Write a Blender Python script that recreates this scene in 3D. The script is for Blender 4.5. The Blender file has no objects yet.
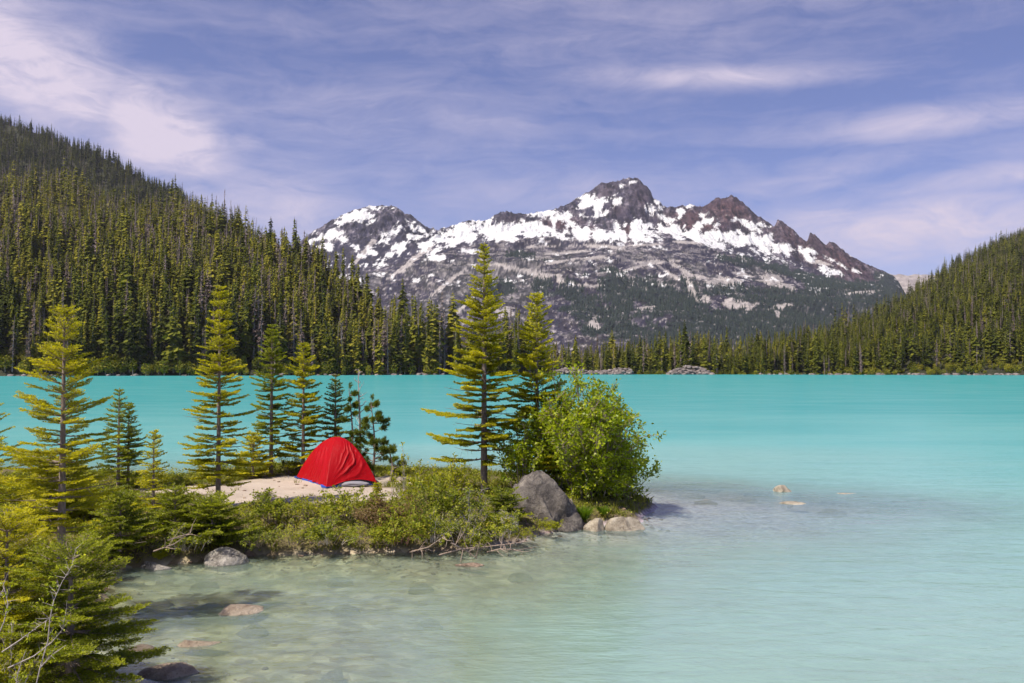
import bpy, math, bmesh
import numpy as np
from mathutils import Vector
PI = math.pi
R = math.radians
rng = np.random.default_rng(7)
scene = bpy.context.scene
col = scene.collection

# ------------------------------------------------------------------ camera
CZ, F, HY = 3.2, 900.0, 367.0
PITCH = math.atan((HY - 341.5) / F)
cam_d = bpy.data.cameras.new('camera'); cam = bpy.data.objects.new('camera', cam_d); col.objects.link(cam)
cam.location = (0, 0, CZ); cam.rotation_euler = (PI / 2 + PITCH, 0, 0)
cam_d.sensor_width = 36; cam_d.lens = F / 1024 * 36; cam_d.clip_start = 0.1; cam_d.clip_end = 30000
scene.camera = cam

def ray(px, py):
    x = (px - 512) / F; y = -(py - 341.5) / F
    return np.array([x, math.cos(PITCH) - y * math.sin(PITCH), math.sin(PITCH) + y * math.cos(PITCH)])
def at(px, py, Y):
    d = ray(px, py); s = Y / d[1]
    return np.array([d[0] * s, Y, CZ + d[2] * s])
def onz(px, py, z=0.0):
    d = ray(px, py); s = (z - CZ) / d[2]
    return np.array([d[0] * s, d[1] * s, z])

# ------------------------------------------------------------------ noise
def _h(ix, iy, iz, seed):
    n = (ix.astype(np.int64) * 374761393 + iy.astype(np.int64) * 668265263 + iz.astype(np.int64) * 2147483647 + seed * 974634777) & 0xffffffff
    n = ((n ^ (n >> 13)) * 1274126177) & 0xffffffff
    n = ((n ^ (n >> 16)) * 2246822519) & 0xffffffff
    return ((n ^ (n >> 15)) & 0xffffff) / float(0xffffff)
def vn(x, y, z=None, seed=0):
    x = np.asarray(x, float); y = np.asarray(y, float)
    z = np.zeros_like(x) if z is None else np.asarray(z, float)
    ix, iy, iz = np.floor(x), np.floor(y), np.floor(z)
    fx, fy, fz = x - ix, y - iy, z - iz
    fx, fy, fz = [f * f * f * (f * (f * 6 - 15) + 10) for f in (fx, fy, fz)]
    r = 0
    for a in (0, 1):
        for b in (0, 1):
            for c in (0, 1):
                w = (fx if a else 1 - fx) * (fy if b else 1 - fy) * (fz if c else 1 - fz)
                r = r + w * _h(ix + a, iy + b, iz + c, seed)
    return r
def fbm(x, y, z=None, o=5, seed=0, g=0.5):
    s = 0; a = 1; t = 0; f = 1.0
    for i in range(o):
        s = s + a * vn(x * f, y * f, None if z is None else z * f, seed + i * 17); t += a; a *= g; f *= 2.03
    return s / t
def ridged(x, y, o=5, seed=0, g=0.5):
    s = 0; a = 1; t = 0; f = 1.0
    for i in range(o):
        s = s + a * (1 - np.abs(2 * vn(x * f, y * f, None, seed + i * 13) - 1)); t += a; a *= g; f *= 2.07
    return s / t
def sstep(a, b, x):
    t = np.clip((x - a) / (b - a), 0, 1); return t * t * (3 - 2 * t)

# ------------------------------------------------------------------ objects
def tag(o, label=None, cat=None, group=None, kind=None):
    if label: o['label'] = label
    if cat: o['category'] = cat
    if group: o['group'] = group
    if kind: o['kind'] = kind
    return o
def empty(name, loc, label=None, cat=None, group=None, rz=0):
    o = bpy.data.objects.new(name, None); col.objects.link(o)
    o.location = loc; o.rotation_euler = (0, 0, rz); o.empty_display_size = 0.2
    return tag(o, label, cat, group)
def mkmesh(name, V, Fs, mats=(), attrs=None, smooth=False, matidx=None):
    """V (n,3); Fs: one (m,k) array or list of such arrays"""
    if isinstance(Fs, np.ndarray): Fs = [Fs]
    me = bpy.data.meshes.new(name)
    V = np.asarray(V, np.float32)
    me.vertices.add(len(V)); me.vertices.foreach_set('co', V.ravel())
    loops = np.concatenate([f.ravel() for f in Fs]).astype(np.int32)
    tot = np.concatenate([np.full(len(f), f.shape[1], np.int32) for f in Fs])
    st = np.concatenate([[0], np.cumsum(tot)[:-1]]).astype(np.int32)
    me.loops.add(len(loops)); me.loops.foreach_set('vertex_index', loops)
    me.polygons.add(len(tot)); me.polygons.foreach_set('loop_start', st); me.polygons.foreach_set('loop_total', tot)
    if smooth: me.polygons.foreach_set('use_smooth', np.ones(len(tot), bool))
    if matidx is not None: me.polygons.foreach_set('material_index', np.asarray(matidx, np.int32))
    for m in mats: me.materials.append(m)
    me.update(calc_edges=True)
    for k, a in (attrs or {}).items():
        a = np.asarray(a, np.float32)
        if a.ndim == 1:
            at_ = me.attributes.new(k, 'FLOAT', 'POINT'); at_.data.foreach_set('value', a)
        else:
            if a.shape[1] == 3: a = np.hstack([a, np.ones((len(a), 1), np.float32)])
            at_ = me.attributes.new(k, 'FLOAT_COLOR', 'POINT'); at_.data.foreach_set('color', a.astype(np.float32).ravel())
    return me
def link(name, me, parent=None, loc=None):
    o = bpy.data.objects.new(name, me); col.objects.link(o)
    if parent: o.parent = parent
    if loc is not None: o.location = loc
    return o
def grid_faces(nx, ny):
    i = np.arange(nx * ny).reshape(ny, nx)
    return np.stack([i[:-1, :-1], i[:-1, 1:], i[1:, 1:], i[1:, :-1]], -1).reshape(-1, 4)
class Acc:
    def __init__(s): s.V = []; s.F = {}; s.n = 0; s.T = []
    def add(s, V, F, t=0.5):
        V = np.asarray(V, np.float32).reshape(-1, 3); F = np.asarray(F)
        s.V.append(V); s.F.setdefault(F.shape[1], []).append(F + s.n); s.n += len(V)
        s.T.append(np.broadcast_to(np.asarray(t, np.float32), (len(V),)))
    def mesh(s, name, mats, smooth=False):
        return mkmesh(name, np.concatenate(s.V), [np.concatenate(f) for f in s.F.values()], mats, {'tint': np.concatenate(s.T)}, smooth)
    def arrays(s):
        return np.concatenate(s.V), {k: np.concatenate(f) for k, f in s.F.items()}, np.concatenate(s.T)
def tube(acc, pts, rad, sides=5, t=0.5, cap=True):
    pts = np.asarray(pts, float); n = len(pts); rad = np.broadcast_to(np.asarray(rad, float), (n,))
    tan = np.gradient(pts, axis=0); tan /= np.linalg.norm(tan, axis=1, keepdims=True) + 1e-9
    ref = np.array([0, 0, 1.0]) if abs(tan[:, 2]).mean() < 0.8 else np.array([1.0, 0, 0])
    a = np.cross(tan, ref); a /= np.linalg.norm(a, axis=1, keepdims=True) + 1e-9; b = np.cross(tan, a)
    th = np.arange(sides) / sides * 2 * PI
    V = pts[:, None] + rad[:, None, None] * (a[:, None] * np.cos(th)[None, :, None] + b[:, None] * np.sin(th)[None, :, None])
    i = np.arange(n * sides).reshape(n, sides); j = np.roll(i, -1, 1)
    Fq = np.stack([i[:-1], j[:-1], j[1:], i[1:]], -1).reshape(-1, 4)
    acc.add(V.reshape(-1, 3), Fq, t)
def prisms(acc, P0, P1, r, t=0.5):
    """many thin three-sided twigs at once"""
    P0 = np.asarray(P0, float); P1 = np.asarray(P1, float); n = len(P0)
    if n == 0: return
    d = P1 - P0; d /= np.linalg.norm(d, axis=1, keepdims=True) + 1e-9
    a = np.cross(d, np.array([0.13, 0.21, 0.97])); a /= np.linalg.norm(a, axis=1, keepdims=True) + 1e-9; b = np.cross(d, a)
    r = np.broadcast_to(np.asarray(r, float), (n,))
    V = np.zeros((n, 6, 3))
    for k in range(3):
        o = (a * math.cos(k * 2.094) + b * math.sin(k * 2.094)) * r[:, None]
        V[:, k] = P0 + o; V[:, 3 + k] = P1 + o * 0.45
    base = (np.arange(n) * 6)[:, None, None]
    Fq = base + np.array([[0, 1, 4, 3], [1, 2, 5, 4], [2, 0, 3, 5]])[None]
    acc.add(V.reshape(-1, 3), Fq.reshape(-1, 4), t)
def unit(a): return a / (np.linalg.norm(a, axis=-1, keepdims=True) + 1e-9)

# ------------------------------------------------------------------ materials
class NT:
    def __init__(s, nt): s.nt = nt; s.n = nt.nodes; s.l = nt.links
    def new(s, typ, ins=None, **kw):
        nd = s.n.new(typ)
        for k, v in kw.items(): setattr(nd, k, v)
        for k, v in (ins or {}).items():
            sk = nd.inputs[k]
            if isinstance(v, bpy.types.NodeSocket): s.l.new(v, sk)
            else: sk.default_value = v
        return nd
    def math(s, op, a, b=None, c=None, clamp=False):
        ins = {0: a}
        if b is not None: ins[1] = b
        if c is not None: ins[2] = c
        return s.new('ShaderNodeMath', ins, operation=op, use_clamp=clamp).outputs[0]
    def mix(s, f, a, b, mode='MIX'):
        return s.new('ShaderNodeMix', {0: f, 6: a, 7: b}, data_type='RGBA', blend_type=mode).outputs[2]
    def noise(s, vec, scale, detail=4, rough=0.5, dist=0.0):
        return s.new('ShaderNodeTexNoise', {'Vector': vec, 'Scale': scale, 'Detail': detail, 'Roughness': rough, 'Distortion': dist}).outputs[0]
    def ramp(s, f, stops):
        nd = s.new('ShaderNodeValToRGB', {0: f}); e = nd.color_ramp.elements
        while len(e) < len(stops): e.new(0.5)
        for q, (p, c) in zip(e, stops): q.position = p; q.color = (*c, 1) if len(c) == 3 else c
        return nd.outputs[0]
    def mapr(s, v, a, b, c=0.0, d=1.0, smooth=False):
        return s.new('ShaderNodeMapRange', {0: v, 1: a, 2: b, 3: c, 4: d}, interpolation_type='SMOOTHSTEP' if smooth else 'LINEAR').outputs[0]
    def attr(s, name, out='Fac'): return s.new('ShaderNodeAttribute', attribute_name=name).outputs[out]
    def mapping(s, vec, scale=(1, 1, 1), rot=(0, 0, 0), loc=(0, 0, 0)):
        return s.new('ShaderNodeMapping', {0: vec, 1: loc, 2: rot, 3: scale}).outputs[0]
def material(name):
    m = bpy.data.materials.new(name); m.use_nodes = True
    t = NT(m.node_tree); bsdf = t.n['Principled BSDF']
    bsdf.inputs['Roughness'].default_value = 0.85; bsdf.inputs['Specular IOR Level'].default_value = 0.25
    return m, t, bsdf
def leafmat(name, stops, trans=0.35, rough=0.55, spec=0.3, objrand=0.0):
    m, t, b = material(name)
    tint = t.attr('tint')
    if objrand:
        oi = t.new('ShaderNodeObjectInfo').outputs['Random']
        tint = t.math('ADD', tint, t.math('MULTIPLY', t.math('SUBTRACT', oi, 0.5), objrand), clamp=True)
    c = t.ramp(tint, stops)
    t.l.new(c, b.inputs['Base Color']); b.inputs['Roughness'].default_value = rough; b.inputs['Specular IOR Level'].default_value = spec
    out = t.n['Material Output']
    if trans > 0:
        tr = t.new('ShaderNodeBsdfTranslucent', {0: t.mix(1.0, c, (1.12, 1.18, 0.6, 1), 'MULTIPLY')})
        mx = t.new('ShaderNodeMixShader', {0: trans, 1: b.outputs[0], 2: tr.outputs[0]})
        t.l.new(mx.outputs[0], out.inputs[0])
    return m
def barkmat(name, a, b_, scale=30, bump=0.3):
    m, t, b = material(name)
    co = t.new('ShaderNodeTexCoord').outputs['Object']
    n = t.noise(t.mapping(co, (1, 1, 0.35)), scale, 5, 0.65)
    t.l.new(t.ramp(n, [(0.3, a), (0.7, b_)]), b.inputs['Base Color'])
    bm = t.new('ShaderNodeBump', {'Strength': bump, 'Distance': 0.02, 'Height': n}); t.l.new(bm.outputs[0], b.inputs['Normal'])
    b.inputs['Roughness'].default_value = 0.9
    return m
M = {}
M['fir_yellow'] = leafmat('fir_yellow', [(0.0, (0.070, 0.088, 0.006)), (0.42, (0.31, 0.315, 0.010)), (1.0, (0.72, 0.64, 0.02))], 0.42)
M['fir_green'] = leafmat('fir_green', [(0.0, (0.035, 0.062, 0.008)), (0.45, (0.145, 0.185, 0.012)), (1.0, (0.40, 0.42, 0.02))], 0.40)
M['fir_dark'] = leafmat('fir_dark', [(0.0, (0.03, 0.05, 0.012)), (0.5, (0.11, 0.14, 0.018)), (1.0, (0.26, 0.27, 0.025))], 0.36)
M['pine'] = leafmat('pine_needles', [(0.0, (0.05, 0.07, 0.012)), (0.5, (0.15, 0.19, 0.022)), (1.0, (0.36, 0.38, 0.04))], 0.35)
M['willow'] = leafmat('willow_leaf', [(0.0, (0.09, 0.14, 0.010)), (0.45, (0.32, 0.40, 0.016)), (1.0, (0.64, 0.64, 0.03))], 0.50, 0.4, 0.4)
M['scrub'] = leafmat('scrub_leaf', [(0.0, (0.06, 0.085, 0.015)), (0.35, (0.21, 0.255, 0.024)), (0.75, (0.47, 0.47, 0.045)), (1.0, (0.62, 0.48, 0.09))], 0.42, 0.5, 0.3, 0.45)
M['scrub_red'] = leafmat('scrub_red_leaf', [(0.0, (0.08, 0.075, 0.03)), (0.5, (0.22, 0.15, 0.06)), (1.0, (0.33, 0.20, 0.10))], 0.3)
M['scrub_yellow'] = leafmat('scrub_yellow_leaf', [(0.0, (0.15, 0.18, 0.012)), (0.5, (0.40, 0.41, 0.02)), (1.0, (0.62, 0.55, 0.035))], 0.45)
M['grass'] = leafmat('grass_blade', [(0.0, (0.10, 0.12, 0.012)), (0.5, (0.22, 0.24, 0.02)), (1.0, (0.40, 0.34, 0.06))], 0.35)
M['lush'] = leafmat('lush_grass', [(0.0, (0.09, 0.17, 0.01)), (1.0, (0.24, 0.36, 0.02))], 0.4)
M['far_green'] = leafmat('distant_needles', [(0.0, (0.016, 0.024, 0.006)), (0.3, (0.055, 0.068, 0.010)), (0.65, (0.155, 0.165, 0.018)), (1.0, (0.31, 0.275, 0.030))], 0.18, 0.8, 0.1, 0.5)
M['far_dead'] = leafmat('dead_twigs', [(0.0, (0.08, 0.06, 0.055)), (0.6, (0.17, 0.13, 0.12)), (1.0, (0.28, 0.22, 0.21))], 0.0, 0.9, 0.1, 0.5)
M['mtn_tree'] = leafmat('mountain_needles', [(0.0, (0.012, 0.022, 0.022)), (1.0, (0.040, 0.055, 0.042))], 0.0, 0.9, 0.1)
M['bark'] = barkmat('fir_bark', (0.16, 0.12, 0.10), (0.36, 0.29, 0.25))
M['bark_far'] = barkmat('distant_bark', (0.12, 0.09, 0.08), (0.28, 0.23, 0.21), 1.0)
M['bark_dead'] = barkmat('weathered_wood', (0.14, 0.11, 0.10), (0.40, 0.34, 0.32), 3)
M['twig'] = barkmat('shrub_twig', (0.20, 0.14, 0.11), (0.42, 0.34, 0.29))
M['twig_grey'] = barkmat('grey_twig', (0.34, 0.29, 0.27), (0.58, 0.52, 0.50))
M['twig_red'] = barkmat('red_twig', (0.20, 0.09, 0.06), (0.38, 0.22, 0.16))

def rockmat(name, base, pale, dark, lichen=0.5, scale=1.0):
    m, t, b = material(name)
    co = t.new('ShaderNodeTexCoord').outputs['Object']
    n1 = t.noise(co, 2.2 * scale, 6, 0.6, 0.3); n2 = t.noise(co, 11 * scale, 6, 0.7); n3 = t.noise(t.mapping(co, (1, 1, 1), (0.5, 0.3, 0), (3, 1, 7)), 30 * scale, 4, 0.7)
    c = t.ramp(n1, [(0.3, dark), (0.5, base), (0.72, pale)])
    lm = t.mapr(n2, 0.62 - 0.22 * lichen, 0.70, 0, 1)
    c = t.mix(t.math('MULTIPLY', lm, 0.8), c, (*pale, 1))
    dk = t.mapr(n3, 0.56, 0.66); c = t.mix(t.math('MULTIPLY', dk, 0.65), c, (*[q * 0.5 for q in dark], 1))
    t.l.new(c, b.inputs['Base Color'])
    h = t.math('ADD', t.math('MULTIPLY', n2, 0.6), t.math('MULTIPLY', n3, 0.35))
    bm = t.new('ShaderNodeBump', {'Strength': 1.0, 'Distance': 0.10, 'Height': h}); t.l.new(bm.outputs[0], b.inputs['Normal'])
    b.inputs['Roughness'].default_value = 0.9
    return m
M['boulder'] = rockmat('granite_boulder', (0.17, 0.148, 0.135), (0.36, 0.32, 0.28), (0.055, 0.047, 0.047), 0.4, 1.5)
M['rock_pale'] = rockmat('pale_rock', (0.48, 0.41, 0.32), (0.70, 0.63, 0.52), (0.20, 0.16, 0.12), 0.4, 1.6)
M['rock_white'] = rockmat('lichen_rock', (0.34, 0.31, 0.28), (0.70, 0.65, 0.60), (0.08, 0.065, 0.065), 0.65, 2.4)
M['rock_wet'] = rockmat('wet_rock', (0.34, 0.24, 0.18), (0.52, 0.40, 0.30), (0.15, 0.10, 0.08), 0.3, 1.4)
M['rock_tan'] = rockmat('tan_rock', (0.42, 0.33, 0.25), (0.62, 0.53, 0.43), (0.20, 0.14, 0.11), 0.4, 1.8)
M['rock_sunk'] = rockmat('sunken_rock', (0.36, 0.28, 0.22), (0.50, 0.42, 0.34), (0.20, 0.15, 0.12), 0.3, 1.4)
M['rock_far'] = rockmat('shore_rubble', (0.17, 0.145, 0.14), (0.36, 0.32, 0.30), (0.06, 0.05, 0.05), 0.3, 0.3)

# ------------------------------------------------------------------ shore outline and ground
SH = [onz(75, 700), onz(88, 683), onz(96, 640), onz(98, 600), onz(108, 572), onz(150, 567), onz(200, 563), onz(247, 556), onz(300, 554),
      onz(350, 553), onz(400, 552), onz(470, 549), onz(520, 543), onz(538, 534), onz(590, 526), onz(640, 522), onz(655, 507), onz(620, 492), onz(540, 487),
      onz(480, 481), onz(430, 479), onz(390, 478), onz(330, 472), onz(250, 476), onz(225, 481), onz(180, 486), onz(130, 485), onz(90, 480), onz(0, 476)]
SH = [tuple(p[:2]) for p in SH] + [(-40, 30), (-60, 4), (-60, -30), (40, -30), (40, 2), (4, 3), (-2.6, 5)]
SH = np.array(SH)
def shore_sd(x, y):
    x = np.asarray(x, float); y = np.asarray(y, float)
    d2 = np.full(x.shape, 1e18); ins = np.zeros(x.shape, bool)
    n = len(SH)
    for i in range(n):
        ax, ay = SH[i]; bx, by = SH[(i + 1) % n]
        ex, ey = bx - ax, by - ay
        t = np.clip(((x - ax) * ex + (y - ay) * ey) / (ex * ex + ey * ey), 0, 1)
        d2 = np.minimum(d2, (x - ax - t * ex) ** 2 + (y - ay - t * ey) ** 2)
        c = ((ay > y) != (by > y)); 
        with np.errstate(divide='ignore', invalid='ignore'):
            xi = (bx - ax) * (y - ay) / (by - ay if by != ay else 1e-9) + ax
        ins ^= c & (x < xi)
    return np.sqrt(d2) * np.where(ins, 1, -1)
def seg_d(x, y, a, b):
    ex, ey = b[0] - a[0], b[1] - a[1]
    t = np.clip(((x - a[0]) * ex + (y - a[1]) * ey) / (ex * ex + ey * ey), 0, 1)
    return np.hypot(x - a[0] - t * ex, y - a[1] - t * ey)
def G(x, y):
    x = np.asarray(x, float); y = np.asarray(y, float)
    sd = shore_sd(x, y) + 0.35 * (fbm(x * 1.3, y * 1.3, o=3, seed=5) - 0.5)
    land = 0.44 * (1 - np.exp(-np.maximum(sd, 0) / 0.45)) + 0.10 * (fbm(x * 0.7, y * 0.7, o=4, seed=3) - 0.5) * sstep(0, 1, sd) + 0.02 * (fbm(x * 6, y * 6, o=3, seed=9) - 0.5)
    w = np.maximum(-sd, 0)
    dep = 0.14 * (1 - np.exp(-w / 0.5)) + 0.055 * w + 0.007 * w * w
    far = np.hypot(x, y)
    dep = dep + 0.02 * np.maximum(far - 45, 0)
    # stony shoal running out from the point, and the shallows off the near bank
    s1 = np.exp(-(seg_d(x, y, (3.0, 20.6), (11.5, 21.0)) / (4.2 + 3.0 * (fbm(x * .5, y * .5, o=3, seed=15) - .5))) ** 2)
    s3 = np.exp(-(seg_d(x, y, (3.4, 20.6), (5.2, 20.8)) / 0.9) ** 2)
    s2 = np.exp(-(seg_d(x, y, (-3.0, 9.0), (-1.5, 13.5)) / 3.2) ** 2)
    dep = dep * (1 - 0.55 * np.clip(s1, 0, 1)) * (1 - 0.55 * s2) * (1 - 0.3 * s3)
    dep = np.minimum(dep, 9) + 0.12 * (fbm(x * 0.9, y * 0.9, o=4, seed=21) - 0.45) * sstep(0, 1.0, w)
    dep = np.maximum(dep, 0.02)
    hh = np.where(sd > 0, land, -dep * sstep(-0.01, 0.15, w))
    return hh
def g1(x, y): return float(G(np.array([x]), np.array([y]))[0])
def axis(lo, hi, step, outlo, outhi, grow=1.12):
    a = list(np.arange(lo, hi, step)); s = step
    v = a[-1]
    while v < outhi: s *= grow; v += s; a.append(v)
    s = step; v = a[0]; b = []
    while v > outlo: s *= grow; v -= s; b.append(v)
    return np.array(b[::-1] + a)
ax = axis(-13, 13, 0.075, -3000, 3000); ay = axis(8, 29, 0.075, -900, 4000)
X, Y = np.meshgrid(ax, ay); Z = G(X, Y)
farm = sstep(60, 200, np.hypot(X, Y)); Z = Z * (1 - farm) - 9 * farm
def pmask(x, y, lst):
    """area masks given as (px, py, rx_m, ry_m) ellipses on the island"""
    r = np.zeros(np.shape(x))
    for px, py, rx, ry in lst:
        p = onz(px, py, 0.4); r = np.maximum(r, np.exp(-(((x - p[0]) / rx) ** 2 + ((y - p[1]) / ry) ** 2) ** 2))
    return r
SAND = [(275, 492, 1.0, 1.6), (320, 495, 1.3, 1.6), (240, 500, 0.9, 1.0), (355, 497, 1.3, 1.3), (200, 492, 1.1, .8), (165, 492, .7, .5), (300, 485, 1.6, 1.8), (390, 482, .6, .8)]
sand = sstep(0.25, 0.6, pmask(X, Y, SAND) + 0.35 * (fbm(X * 2.2, Y * 2.2, o=4, seed=31) - 0.5)) * (Z > 0.15)
wet = sstep(0.12, -0.02, Z)
me = mkmesh('ground', np.stack([X, Y, Z], -1).reshape(-1, 3), grid_faces(len(ax), len(ay)), [], {'sand': sand.ravel(), 'wet': wet.ravel(), 'shoal': np.exp(-(seg_d(X, Y, (3.0, 20.4), (14, 21.0)) / 5.0) ** 2).ravel()}, smooth=True)
m, t, b = material('ground_material')
co = t.new('ShaderNodeTexCoord').outputs['Object']
n1 = t.noise(co, 1.3, 6, 0.6); n2 = t.noise(co, 9, 6, 0.65); n3 = t.noise(co, 60, 3, 0.6)
soil = t.ramp(n2, [(0.3, (0.055, 0.040, 0.022)), (0.5, (0.14, 0.115, 0.055)), (0.7, (0.22, 0.19, 0.06))])
sandc = t.ramp(t.math('ADD', t.math('MULTIPLY', n1, 0.5), t.math('MULTIPLY', n3, 0.5)), [(0.3, (0.31, 0.25, 0.20)), (0.5, (0.47, 0.395, 0.33)), (0.75, (0.58, 0.50, 0.43))])
c = t.mix(t.attr('sand'), soil, sandc)
vor = t.new('ShaderNodeTexVoronoi', {'Vector': t.mapping(co, (1, 1, 0.2)), 'Scale': 2.6, 'Randomness': 1.0})
vor2 = t.new('ShaderNodeTexVoronoi', {'Vector': t.mapping(co, (1, 1, 0.2)), 'Scale': 7.0, 'Randomness': 1.0})
cell = t.new('ShaderNodeSeparateColor', {0: vor2.outputs['Color']}).outputs[0]
bed = t.ramp(t.math('ADD', t.math('MULTIPLY', n1, 0.6), t.math('MULTIPLY', cell, 0.4)), [(0.25, (0.26, 0.17, 0.09)), (0.42, (0.42, 0.32, 0.19)), (0.55, (0.58, 0.48, 0.33)), (0.8, (0.72, 0.61, 0.46))])
edge = t.mapr(vor.outputs['Distance'], 0.25, 0.55, 1.0, 0.55); bed = t.mix(1.0, bed, t.new('ShaderNodeCombineColor', {0: edge, 1: edge, 2: edge}).outputs[0], 'MULTIPLY')
bed = t.mix(t.math('MULTIPLY', t.attr('shoal'), .8), bed, t.ramp(n2, [(.38, (.28, .20, .30)), (.62, (.68, .60, .74))]))
c = t.mix(t.attr('wet'), c, bed)
t.l.new(c, b.inputs['Base Color'])
bm = t.new('ShaderNodeBump', {'Strength': 0.8, 'Distance': 0.03, 'Height': t.math('ADD', n2, t.math('MULTIPLY', n3, 0.3))}); t.l.new(bm.outputs[0], b.inputs['Normal'])
me.materials.append(m)
tag(link('ground', me), kind='structure')

# ------------------------------------------------------------------ lake water
wx = axis(-13, 15, 0.2, -2000, 2000, 1.1); wy = axis(7, 30, 0.2, 2, 1300, 1.06)
WX, WY = np.meshgrid(wx, wy); dep = -np.minimum(G(WX, WY), 0)
dep = np.where(np.hypot(WX, WY) > 60, np.maximum(dep, 1.0), dep)
dist = np.hypot(WX, WY)
silt = fbm(WX * 0.04, WY * 0.09, o=2, seed=77)
m, t, b = material('lake_water')
t.n.remove(b)
d = t.attr('depth'); far = t.attr('reach')
co = t.new('ShaderNodeTexCoord').outputs['Object']
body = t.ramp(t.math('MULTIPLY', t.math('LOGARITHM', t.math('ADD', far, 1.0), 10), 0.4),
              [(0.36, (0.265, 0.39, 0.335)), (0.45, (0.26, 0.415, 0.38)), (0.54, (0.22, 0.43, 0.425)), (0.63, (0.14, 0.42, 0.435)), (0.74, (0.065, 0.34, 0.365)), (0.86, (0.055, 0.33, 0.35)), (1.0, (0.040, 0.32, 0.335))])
body = t.mix(t.mapr(d, 0.05, 0.60, 0.55, 0.0, True), body, t.mix(t.attr('shoal'), (0.35, 0.36, 0.22, 1), (0.30, 0.36, 0.44, 1)))  # near shallows: silt tone, greened to paint in the shrubs' reflection
st = t.noise(t.mapping(co, (0.10, 0.32, 1), (0, 0, R(-8))), 1.0, 4, 0.55, 0.4)
body = t.mix(t.math('MULTIPLY', t.mapr(st, 0.35, 0.7), 0.20), body, (0.30, 0.52, 0.50, 1))
turb = t.math('SUBTRACT', 1.0, t.math('EXPONENT', t.math('MULTIPLY', d, -3.6)))
turb = t.math('ADD', turb, t.math('MULTIPLY', t.math('SUBTRACT', t.noise(t.mapping(co, (.9, 2.2, 1), (0, 0, R(18))), 1.5, 4, .6, 1.2), 0.5), 0.42), clamp=True)
w1 = t.noise(t.mapping(co, (1.0, 2.1, 1), (0, 0, R(-14))), 1.7, 5, 0.55, 0.5)
w2 = t.noise(t.mapping(co, (0.22, 0.8, 1), (0, 0, R(-10))), 1.1, 4, 0.5, 0.3)
w3 = t.noise(t.mapping(co, (1.0, 2.6, 1), (0, 0, R(-18))), 6.0, 3, 0.5, 0.2)
wh = t.math('ADD', t.math('ADD', t.math('MULTIPLY', w1, 0.9), t.math('MULTIPLY', w2, 1.6)), t.math('MULTIPLY', w3, 0.25))
bump = t.new('ShaderNodeBump', {'Strength': 0.26, 'Distance': 0.10, 'Height': wh}).outputs[0]
bumps = t.new('ShaderNodeBump', {'Strength': 0.25, 'Distance': 0.10, 'Height': wh}).outputs[0]
dif = t.new('ShaderNodeBsdfDiffuse', {'Color': body, 'Normal': bumps})
clr = t.new('ShaderNodeBsdfTransparent', {'Color': (0.86, 0.97, 0.90, 1)})
under = t.new('ShaderNodeMixShader', {0: turb, 1: clr.outputs[0], 2: dif.outputs[0]})
gl = t.new('ShaderNodeBsdfGlossy', {'Color': (1, 1, 1, 1), 'Roughness': 0.09, 'Normal': bump})
fr = t.new('ShaderNodeFresnel', {'IOR': 1.33, 'Normal': bump}).outputs[0]
fr = t.math('MINIMUM', t.math('MULTIPLY', fr, 1.35), 0.30)
fin = t.new('ShaderNodeMixShader', {0: fr, 1: under.outputs[0], 2: gl.outputs[0]})
t.l.new(fin.outputs[0], t.n['Material Output'].inputs[0])
WZ = np.zeros_like(WX)
me = mkmesh('lake_water', np.stack([WX, WY, WZ], -1).reshape(-1, 3), grid_faces(len(wx), len(wy)), [m],
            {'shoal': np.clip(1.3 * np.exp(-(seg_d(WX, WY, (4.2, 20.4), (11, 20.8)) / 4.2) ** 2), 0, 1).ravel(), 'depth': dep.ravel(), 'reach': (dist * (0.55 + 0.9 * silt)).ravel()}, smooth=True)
tag(link('lake_water', me), kind='structure')

# ------------------------------------------------------------------ hillsides
def interp(u, pts): p = np.array(pts, float); return np.interp(u, p[:, 0], p[:, 1])
def vfun(u, s, D0, D1, zr, rough, seed):
    D = D0 + (D1 - D0) * s
    up = np.clip(s, 0, 1)
    z = -1.2 + (zr + 1.2) * up ** 0.9
    z = np.where(s > 1, zr - (s - 1) * (D1 - D0) * 0.25, z)
    x = (u - 512) / F * D
    z = z + rough * (fbm(x * 0.02, D * 0.02, o=4, seed=seed) - 0.5) * np.clip(s * 4, 0, 1)
    return x, D, z
HILLS = {
 'left': dict(u=(-700, 540), D0=[(-700, 290), (0, 315), (250, 335), (470, 372), (540, 385)], D1=[(-700, 800), (0, 640), (130, 590), (200, 530), (290, 465), (340, 435), (425, 385), (460, 388), (540, 415)],
              zr=[(-700, 330), (-300, 205), (0, 120), (130, 95), (200, 81), (250, 66), (290, 50), (340, 35), (380, 20), (425, 7), (460, 3), (540, 2)]),
 'right': dict(u=(690, 1700), D0=[(690, 388), (760, 380), (900, 362), (1024, 350), (1700, 300)], D1=[(690, 420), (765, 430), (820, 490), (900, 620), (1024, 820), (1300, 950), (1700, 1000)],
               zr=[(690, 2), (765, 5), (820, 13), (860, 25), (900, 43), (930, 60), (960, 79), (1024, 121), (1300, 230), (1700, 330)]),
 'centre': dict(u=(380, 860), D0=[(380, 384), (860, 384)], D1=[(380, 620), (860, 620)], zr=[(380, 5), (860, 5)]),
 'back_left': dict(u=(-700, 330), D0=[(-700, 800), (330, 760)], D1=[(-700, 1300), (0, 1150), (330, 1000)],
              zr=[(-700, 560), (-300, 420), (0, 316), (30, 302), (80, 274), (130, 240), (165, 214), (250, 150), (330, 80)]),
}
m, t, b = material('forest_floor')
co = t.new('ShaderNodeTexCoord').outputs['Object']
n = t.noise(co, 0.12, 6, 0.7)
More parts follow.
